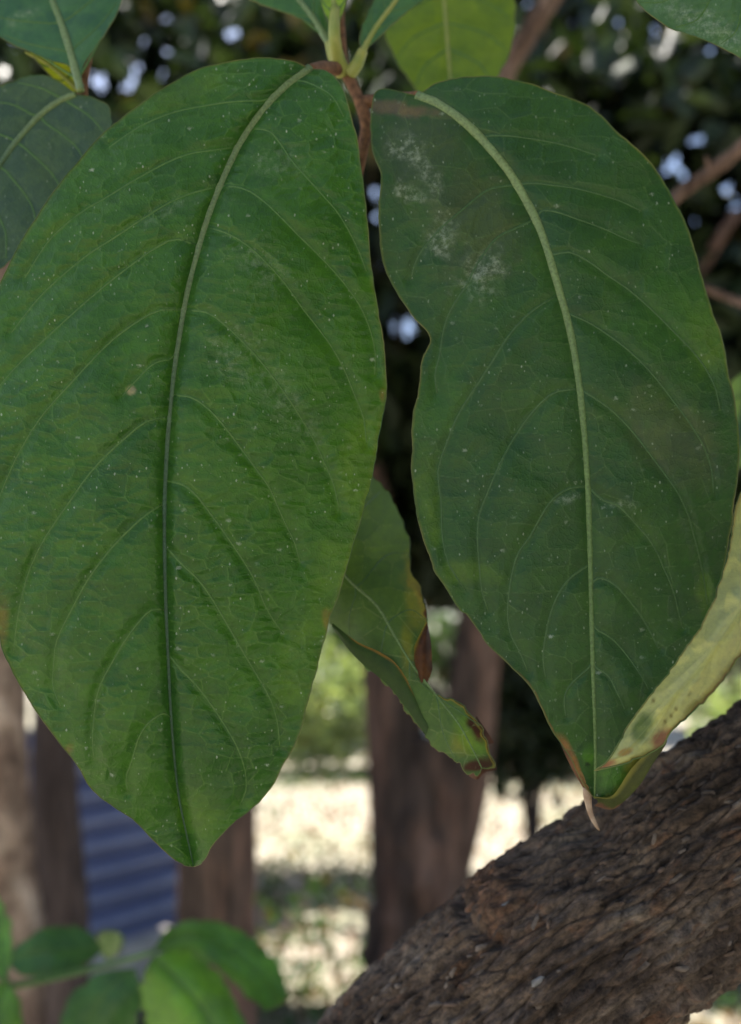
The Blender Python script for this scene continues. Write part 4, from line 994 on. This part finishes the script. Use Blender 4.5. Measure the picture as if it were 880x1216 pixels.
patch(leafC, 'brown_spur', [[(566, 850, 0.263), (560, 862, 0.2615)], [(578, 868, 0.2625), (571, 877, 0.261)], [(587, 882, 0.2625), (579, 884, 0.2615)]], M_BROWN, (14, 6), seed=23)
def tint_lower(X, Y, U, W, col):
    return mixcol(col, np.clip((0.13 - W + 0.06 * noise(X / 12, 0)) / 0.08, 0, 1) * np.clip((U - 0.12) / 0.1, 0, 1) * np.clip((0.8 - U) / 0.1, 0, 1), (0.30, 0.15, 0.03))
patch(leafC, 'rolled_margin', [[(395, 740, 0.2700), (394, 743, 0.2695), (396, 747, 0.2705)], [(424, 762, 0.2690), (418, 766, 0.2685), (412, 769, 0.2695)], [(450, 774, 0.2680), (440, 782, 0.2674), (431, 789, 0.2685)], [(471, 789, 0.2670), (465, 800, 0.2664), (459, 812, 0.2675)], [(492, 822, 0.2665), (488, 831, 0.2658), (484, 843, 0.2668)], [(512, 858, 0.2660), (508, 866, 0.2655), (506, 874, 0.2662)]], M_LEAF_UNDER, (40, 14), tint=(0.04, 0.075, 0.022), tintfn=tint_lower, seed=24)

# ------------------------------------------------------------------ the young leaves at the top of the twig
build_leaf(twig, [(391, 52), (372, 22), (348, -8), (310, -50), (270, -80)], [(391, 52), (382, 36), (352, 20), (312, 6), (278, -12), (240, -45), (270, -80)], [(391, 52), (394, 34), (384, 8), (366, -28), (330, -70), (300, -90), (270, -80)], lerp_depth([-90, 60], [0.33, 0.305]),
           res=(60, 24), tint=(0.045, 0.125, 0.045), mat=M_LEAF_SOFT, rib_r=(4.5, 1.5), rib_mat=M_RIB_PALE, seed=31, fold=0.001, label='small green leaf at the top left of the node', nv=5)
build_leaf(twig, [(397, 40), (397, 15), (395, -15), (392, -60)], [(397, 40), (388, 22), (380, 0), (374, -25), (380, -50), (392, -60)], [(397, 40), (404, 24), (411, 2), (414, -25), (406, -50), (392, -60)], lerp_depth([-60, 40], [0.315, 0.297]),
           res=(50, 18), tint=(0.20, 0.33, 0.03), mat=M_LEAF_SOFT, rib_r=(4.0, 1.2), rib_mat=M_STEM, seed=32, fold=0.001, label='narrow lime-yellow young leaf rising from the node', nv=4)
build_leaf(twig, [(430, 62), (446, 34), (468, 4), (500, -40)], [(430, 62), (427, 46), (434, 22), (448, -6), (470, -36), (500, -40)], [(430, 62), (444, 50), (474, 22), (505, -4), (520, -25), (500, -40)], lerp_depth([-50, 70], [0.325, 0.305]),
           res=(50, 20), tint=(0.05, 0.13, 0.05), mat=M_LEAF_SOFT, rib_r=(4.0, 1.5), rib_mat=M_STEM, seed=33, fold=0.0015, label='small green leaf at the top right of the node', nv=4)
stalk(twig, 'stem', [(398, -60, 0.335), (402, 10, 0.322), (406, 70, 0.31), (418, 100, 0.305), (431, 130, 0.303), (434, 160, 0.305), (420, 230, 0.31), (400, 420, 0.32), (388, 560, 0.315), (380, 640, 0.294)], 7.5, 6, M_STEM_BROWN, 60, 10, 0.15)
stalk(twig, 'petiole', [(368, 83, 0.2725), (378, 80, 0.285), (392, 80, 0.298), (408, 84, 0.308)], 6, 8, M_STEM_BROWN, 14, 10, 0.1)
stalk(twig, 'petiole', [(496, 114, 0.275), (480, 116, 0.288), (455, 118, 0.300), (428, 122, 0.304)], 6, 8, M_STEM_BROWN, 14)
stalk(twig, 'petiole', [(398, 10, 0.303), (397, 42, 0.298), (400, 66, 0.302), (408, 88, 0.306)], 6, 10, M_STEM, 14)
stalk(twig, 'petiole', [(391, 50, 0.305), (396, 66, 0.305), (405, 82, 0.306)], 6, 9, M_STEM, 12)
stalk(twig, 'petiole', [(431, 60, 0.304), (424, 76, 0.304), (414, 90, 0.305)], 6, 9, M_STEM, 12)

# ================================================================== OTHER TWIGS
# pale leaf at the right edge, lying over the tip of the right large leaf
ptw = empty('pale_twig', at(1010, 470, 0.24), 'twig at the right edge whose pale yellow-green leaf crosses the right leaf tip', 'twig')
P_MID = [(985, 500), (940, 600), (905, 680), (870, 738), (835, 785), (800, 825), (772, 860), (742, 892), (706, 915)]
P_LEFT = [(985, 500), (930, 530), (888, 575), (873, 605), (866, 655), (852, 700), (836, 738), (802, 788), (772, 828), (747, 862), (734, 884), (721, 904), (706, 915)]
P_RIGHT = [(985, 500), (985, 600), (950, 690), (905, 745), (880, 778), (866, 797), (850, 817), (836, 833), (815, 851), (796, 868), (786, 884), (768, 895), (744, 906), (706, 915)]
def tintP(X, Y, col, t, q, ds):
    col = mixcol(col, np.clip((0.18 - np.abs(t - 0.12)) / 0.18, 0, 1) * 0.5, (0.30, 0.31, 0.07))
    col = mixcol(col, np.clip((t - 0.72 + 0.12 * noise(X / 20, Y / 20)) / 0.2, 0, 1) * 0.9, (0.15, 0.14, 0.03))
    col = mixcol(col, np.clip((t - 0.90) / 0.08, 0, 1), (0.10, 0.055, 0.025))
    col = mixcol(col, np.clip((-t - 0.93) / 0.06, 0, 1) * 0.8, (0.22, 0.15, 0.06))
    col = mixcol(col, blobs(X, Y, [(763, 866, 12, 19, 20)], 0.9, 0.5) * 0.85, (0.07, 0.12, 0.035))
    col = mixcol(col, blobs(X, Y, [(724, 888, 10, 13, 30)]) * 0.8, (0.09, 0.15, 0.05))
    col = mixcol(col, blobs(X, Y, [(718, 909, 16, 6, -25), (784, 876, 14, 9, -40)], 1.0, 0.6), (0.22, 0.11, 0.075))
    col = mixcol(col, 0.8 * blobs(X, Y, [(742, 893, 10, 5, -20)]), (0.28, 0.16, 0.04))
    for (x_, y_) in ((776, 832), (745, 859), (797, 850), (790, 857), (803, 842), (819, 824)):
        col = mixcol(col, blobs(X, Y, [(x_, y_, 2.2, 3.0, 20)], 1.2, 0.6) * 0.8, (0.10, 0.085, 0.03))
    return col
build_leaf(ptw, P_MID, P_LEFT, P_RIGHT, lambda X, Y: np.interp(X, [700, 760, 850, 1000], [0.2415, 0.236, 0.222, 0.215]), res=(160, 44), tint=(0.34, 0.365, 0.18), tintfn=tintP, mat=M_LEAF_UNDER, rib_mat=M_RIB_PALE, vein_mat=M_RIB_PALE,
           rib_r=(2.6, 0.8), vein_r=(0.9, 0.5), seed=17, label='pale yellow-green curled leaf with reddish tip', cell=(22, 18), fold=-0.0012, droop=0.026, width=60, wave=0.002, pucker=0.0012, nv=6, edge_r=1.1, ribs=False, nibble=3.5)
stalk(ptw, 'petiole', [(985, 500, 0.215), (1000, 480, 0.225), (1020, 450, 0.245)], 5, 6, M_STEM, 10)
stalk(ptw, 'stem', [(1060, 380, 0.27), (1020, 450, 0.246), (1005, 560, 0.26), (1040, 700, 0.29)], 7, 8, M_STEM_BROWN, 20)

# upper-left twig
ltw = empty('left_twig', at(92, 118, 0.305), 'leafy twig at the upper left corner with three leaves', 'twig')
build_leaf(ltw, [(96, 108), (88, 78), (76, 38), (60, -5), (35, -70), (10, -130)], [(96, 108), (84, 80), (62, 72), (36, 62), (8, 48), (-30, 20), (-62, -40), (-40, -100), (10, -130)], [(96, 108), (98, 80), (112, 58), (128, 36), (144, 2), (152, -40), (110, -105), (10, -130)], lerp_depth([-130, 110], [0.33, 0.297]),
           res=(90, 34), tint=(0.045, 0.125, 0.062), mat=M_LEAF_SOFT, rib_mat=M_RIB_PALE, rib_r=(5.0, 1.5), seed=41, label='blue-green leaf cut by the top left corner', fold=0.001, nv=6, dust=[(25, 20, 16, 8, -20)])
build_leaf(ltw, [(98, 113), (80, 95), (55, 75), (30, 62)], [(98, 113), (80, 110), (58, 88), (36, 64), (30, 62)], [(98, 113), (102, 90), (98, 72), (60, 60), (30, 62)], lerp_depth([50, 120], [0.316, 0.314]),
           res=(40, 16), wave=0.0, pucker=0.0, droop=0.0, tint=(0.27, 0.33, 0.03), mat=M_LEAF_SOFT, rib_mat=M_STEM, rib_r=(3.0, 1.0), seed=42, label='small yellow-green young leaf behind the corner leaf', fold=0.0005, nv=3)
build_leaf(ltw, [(90, 112), (68, 122), (45, 140), (20, 168), (0, 196), (-30, 245), (-70, 330)], [(90, 112), (72, 99), (48, 89), (22, 95), (-15, 113), (-60, 165), (-90, 250), (-70, 330)], [(90, 112), (112, 117), (131, 132), (126, 180), (85, 245), (25, 300), (-30, 335), (-70, 330)], lerp_depth([80, 330], [0.302, 0.283]),
           res=(90, 36), tint=(0.042, 0.082, 0.048), mat=M_LEAF_DULL, rib_mat=M_RIB, rib_r=(4.5, 1.5), seed=43, label='dull grey-green leaf tucked behind the left large leaf', fold=0.001, nv=6)
stalk(ltw, 'stem', [(70, -160, 0.345), (110, -20, 0.335), (104, 60, 0.318), (98, 118, 0.308), (120, 180, 0.315), (160, 320, 0.33)], 6, 7, M_STEM_BROWN, 30)

# upper-right leaf
rtw = empty('right_twig', at(960, -40, 0.28), 'leafy twig at the upper right corner with one dusty green leaf', 'twig')
build_leaf(rtw, [(985, -70), (940, -45), (890, -15), (840, -10), (790, -25), (745, -45)], [(985, -70), (940, -115), (880, -125), (800, -100), (755, -70), (745, -45)], [(985, -70), (980, 40), (945, 85), (900, 84), (872, 64), (832, 46), (800, 35), (775, 20), (755, -2), (745, -45)], lerp_depth([-120, 80], [0.275, 0.258]),
           res=(90, 36), tint=(0.06, 0.135, 0.058), mat=M_LEAF_DULL, rib_mat=M_RIB_PALE, rib_r=(5, 1.5), seed=51, label='dusty green leaf cut by the top right corner', fold=0.001, nv=6, dust=[(830, 25, 60, 14, 25), (860, 45, 40, 10, 30)])
stalk(rtw, 'stem', [(1050, -200, 0.32), (1010, -110, 0.30), (985, -70, 0.278)], 7, 5, M_STEM_BROWN, 14)

# yellow-green leaf hanging behind, top centre
ytw = empty('yellow_leaf_twig', at(520, -90, 0.4), 'twig behind the node with a broad yellow-green leaf lit from behind', 'twig')
build_leaf(ytw, [(522, -85), (526, -20), (531, 45), (536, 110), (540, 160)], [(522, -85), (480, -55), (456, 0), (457, 38), (472, 74), (490, 100), (515, 140), (540, 160)], [(522, -85), (575, -60), (606, -15), (612, 25), (605, 62), (588, 96), (562, 140), (540, 160)], lerp_depth([-90, 160], [0.41, 0.375]),
           res=(80, 34), tint=(0.11, 0.18, 0.010), mat=M_LEAF_SOFT, rib_mat=M_STEM, rib_r=(3.0, 1.0), seed=52, label='broad yellow-green leaf above the right large leaf', fold=0.001, nv=6)
stalk(ytw, 'stem', [(600, -200, 0.45), (550, -120, 0.42), (522, -85, 0.41)], 5, 4, M_STEM_BROWN, 12)

# bare twigs behind
def bare(name, label, pts, r0, r1, mat, knobs=()):
    root = empty(name, at(*pts[-1]), label, 'twig', 'bare twigs in the canopy')
    w = stalk(root, 'wood', pts, r0, r1, mat, 40, 12, 0.12)
    for k in knobs: stalk(root, 'bud', k, 6, 2, mat, 8, 8)
    return root
M_TWIG = bark_material('bare_twig_bark', [(0.06, 0.038, 0.028), (0.11, 0.07, 0.052), (0.16, 0.105, 0.08), (0.22, 0.155, 0.125)], 8.0)
bare('bare_twig', 'bare brown twig at the right edge against bright sky gaps', [(790, 246, 0.62), (812, 226, 0.62), (850, 200, 0.61), (900, 158, 0.60), (1000, 60, 0.6)], 8, 10, M_TWIG, [[(846, 203, 0.61), (838, 186, 0.605)]])
bare('thin_twig', 'thin grey twig at the right edge below the sky gaps', [(835, 340, 0.75), (860, 352, 0.75), (900, 366, 0.74), (1000, 400, 0.74)], 4.5, 4.5, M_TWIG)
bare('upper_branch', 'pinkish brown branch slanting up behind the yellow-green leaf', [(585, 130, 0.95), (604, 80, 0.95), (634, 30, 0.95), (665, -20, 0.95), (720, -120, 0.95)], 12, 12, M_TWIG)
etw = empty('edge_leaf_twig', at(905, 540, 0.42), 'out-of-focus light green leaf at the right edge behind the right large leaf', 'twig')
build_leaf(etw, [(900, 430), (886, 470), (878, 520), (874, 560)], [(900, 430), (868, 455), (858, 500), (864, 540), (874, 560)], [(900, 430), (915, 470), (905, 530), (874, 560)], lerp_depth([430, 560], [0.44, 0.42]), res=(30, 12), tint=(0.16, 0.26, 0.09), mat=M_LEAF_SOFT, seed=55, nv=3, fold=0.0005)
stalk(etw, 'stem', [(960, 330, 0.46), (925, 390, 0.45), (900, 430, 0.44)], 3, 3, M_STEM, 10)

# ================================================================== SAPLING AT LOWER LEFT
sap = empty('sapling', at(60, 1420, 0.688) * np.array([1, 1, 0]), 'out-of-focus leafy sapling in the lower left corner', 'sapling')
def sleaf(mid, left, right, dep, tint, seed, label, mat=None):
    return build_leaf(sap, mid, left, right, dep, res=(60, 24), tint=tint, mat=mat or M_LEAF_SOFT, rib_mat=M_VEIN, rib_r=(2.0, 0.8), vein_r=(0.8, 0.4), seed=seed, label=label, nv=5, fold=0.006, droop=0.022, width=60, wave=0.028, nibble=6.0, tintfn=lambda X, Y, col, t, q, ds: col * (1 + 0.45 * fbm(X / 28, Y / 28, seed, 3, seed))[..., None])
sleaf([(122, 1128), (85, 1128), (45, 1132), (8, 1142)], [(122, 1128), (105, 1106), (66, 1100), (28, 1116), (8, 1142)], [(122, 1128), (100, 1146), (66, 1158), (30, 1160), (8, 1142)], lerp_depth([1100, 1160], [0.731, 0.716]), (0.035, 0.10, 0.035), 71, 'dark green sapling leaf pointing left')
sleaf([(182, 1128), (225, 1112), (275, 1130), (312, 1162), (330, 1196)], [(182, 1128), (205, 1100), (255, 1094), (305, 1118), (338, 1160), (340, 1185), (330, 1196)], [(182, 1128), (215, 1135), (255, 1148), (290, 1180), (312, 1198), (330, 1196)], lerp_depth([1090, 1200], [0.688, 0.665]), (0.05, 0.14, 0.03), 72, 'mid-green sapling leaf pointing right')
sleaf([(182, 1136), (212, 1165), (245, 1205), (275, 1260), (290, 1320)], [(182, 1136), (215, 1128), (255, 1152), (282, 1195), (300, 1250), (290, 1320)], [(182, 1136), (168, 1165), (172, 1205), (200, 1265), (250, 1310), (290, 1320)], lerp_depth([1130, 1320], [0.636, 0.585]), (0.08, 0.20, 0.02), 73, 'bright green drooping sapling leaf')
sleaf([(160, 1150), (130, 1175), (108, 1215), (95, 1280)], [(160, 1150), (120, 1156), (82, 1185), (72, 1230), (95, 1280)], [(160, 1150), (168, 1185), (155, 1230), (125, 1270), (95, 1280)], lerp_depth([1140, 1280], [0.673, 0.644]), (0.04, 0.11, 0.035), 74, 'dark green drooping sapling leaf')
sleaf([(6, 1168), (2, 1130), (-4, 1095), (-20, 1055)], [(6, 1168), (-25, 1140), (-40, 1090), (-20, 1055)], [(6, 1168), (14, 1135), (12, 1095), (-4, 1062), (-20, 1055)], lerp_depth([1050, 1170], [0.673, 0.657]), (0.09, 0.22, 0.05), 75, 'light green upright sapling leaf at the left edge')
sleaf([(8, 1165), (0, 1190), (-12, 1230), (-30, 1270)], [(8, 1165), (-30, 1180), (-50, 1230), (-30, 1270)], [(8, 1165), (26, 1195), (20, 1235), (-30, 1270)], lerp_depth([1160, 1270], [0.657, 0.629]), (0.07, 0.17, 0.03), 76, 'green drooping sapling leaf at the left edge')
sleaf([(128, 1140), (130, 1120), (134, 1105)], [(128, 1140), (114, 1125), (118, 1108), (134, 1105)], [(128, 1140), (142, 1130), (146, 1112), (134, 1105)], lerp_depth([1100, 1140], [0.760, 0.775]), (0.16, 0.24, 0.13), 77, 'small pale sapling leaf', None)
stalk(sap, 'stem', [(60, 1420, 0.688), (-30, 1330, 0.685), (-45, 1240, 0.681), (-30, 1180, 0.680)], 7, 6, M_STEM, 20)
b0 = np.array(sap.location[:])
q0 = at(60, 1420, 0.688)
V, F = tube_geo(resample([b0 + np.array([0, 0, -0.05]), b0 * 0.5 + q0 * 0.5 + np.array([0.01, 0.02, 0]), q0], 20), np.linspace(0.006, 0.003, 20), 8)
new_mesh('stem', V, F, M_STEM, sap)
stalk(sap, 'shoot', [(-30, 1180, 0.680), (0, 1172, 0.673), (8, 1165, 0.665)], 5, 4, M_VEIN, 12)
stalk(sap, 'shoot', [(-30, 1180, 0.680), (50, 1164, 0.683), (110, 1150, 0.688), (150, 1140, 0.680), (184, 1130, 0.665)], 4.5, 3, M_VEIN, 16)
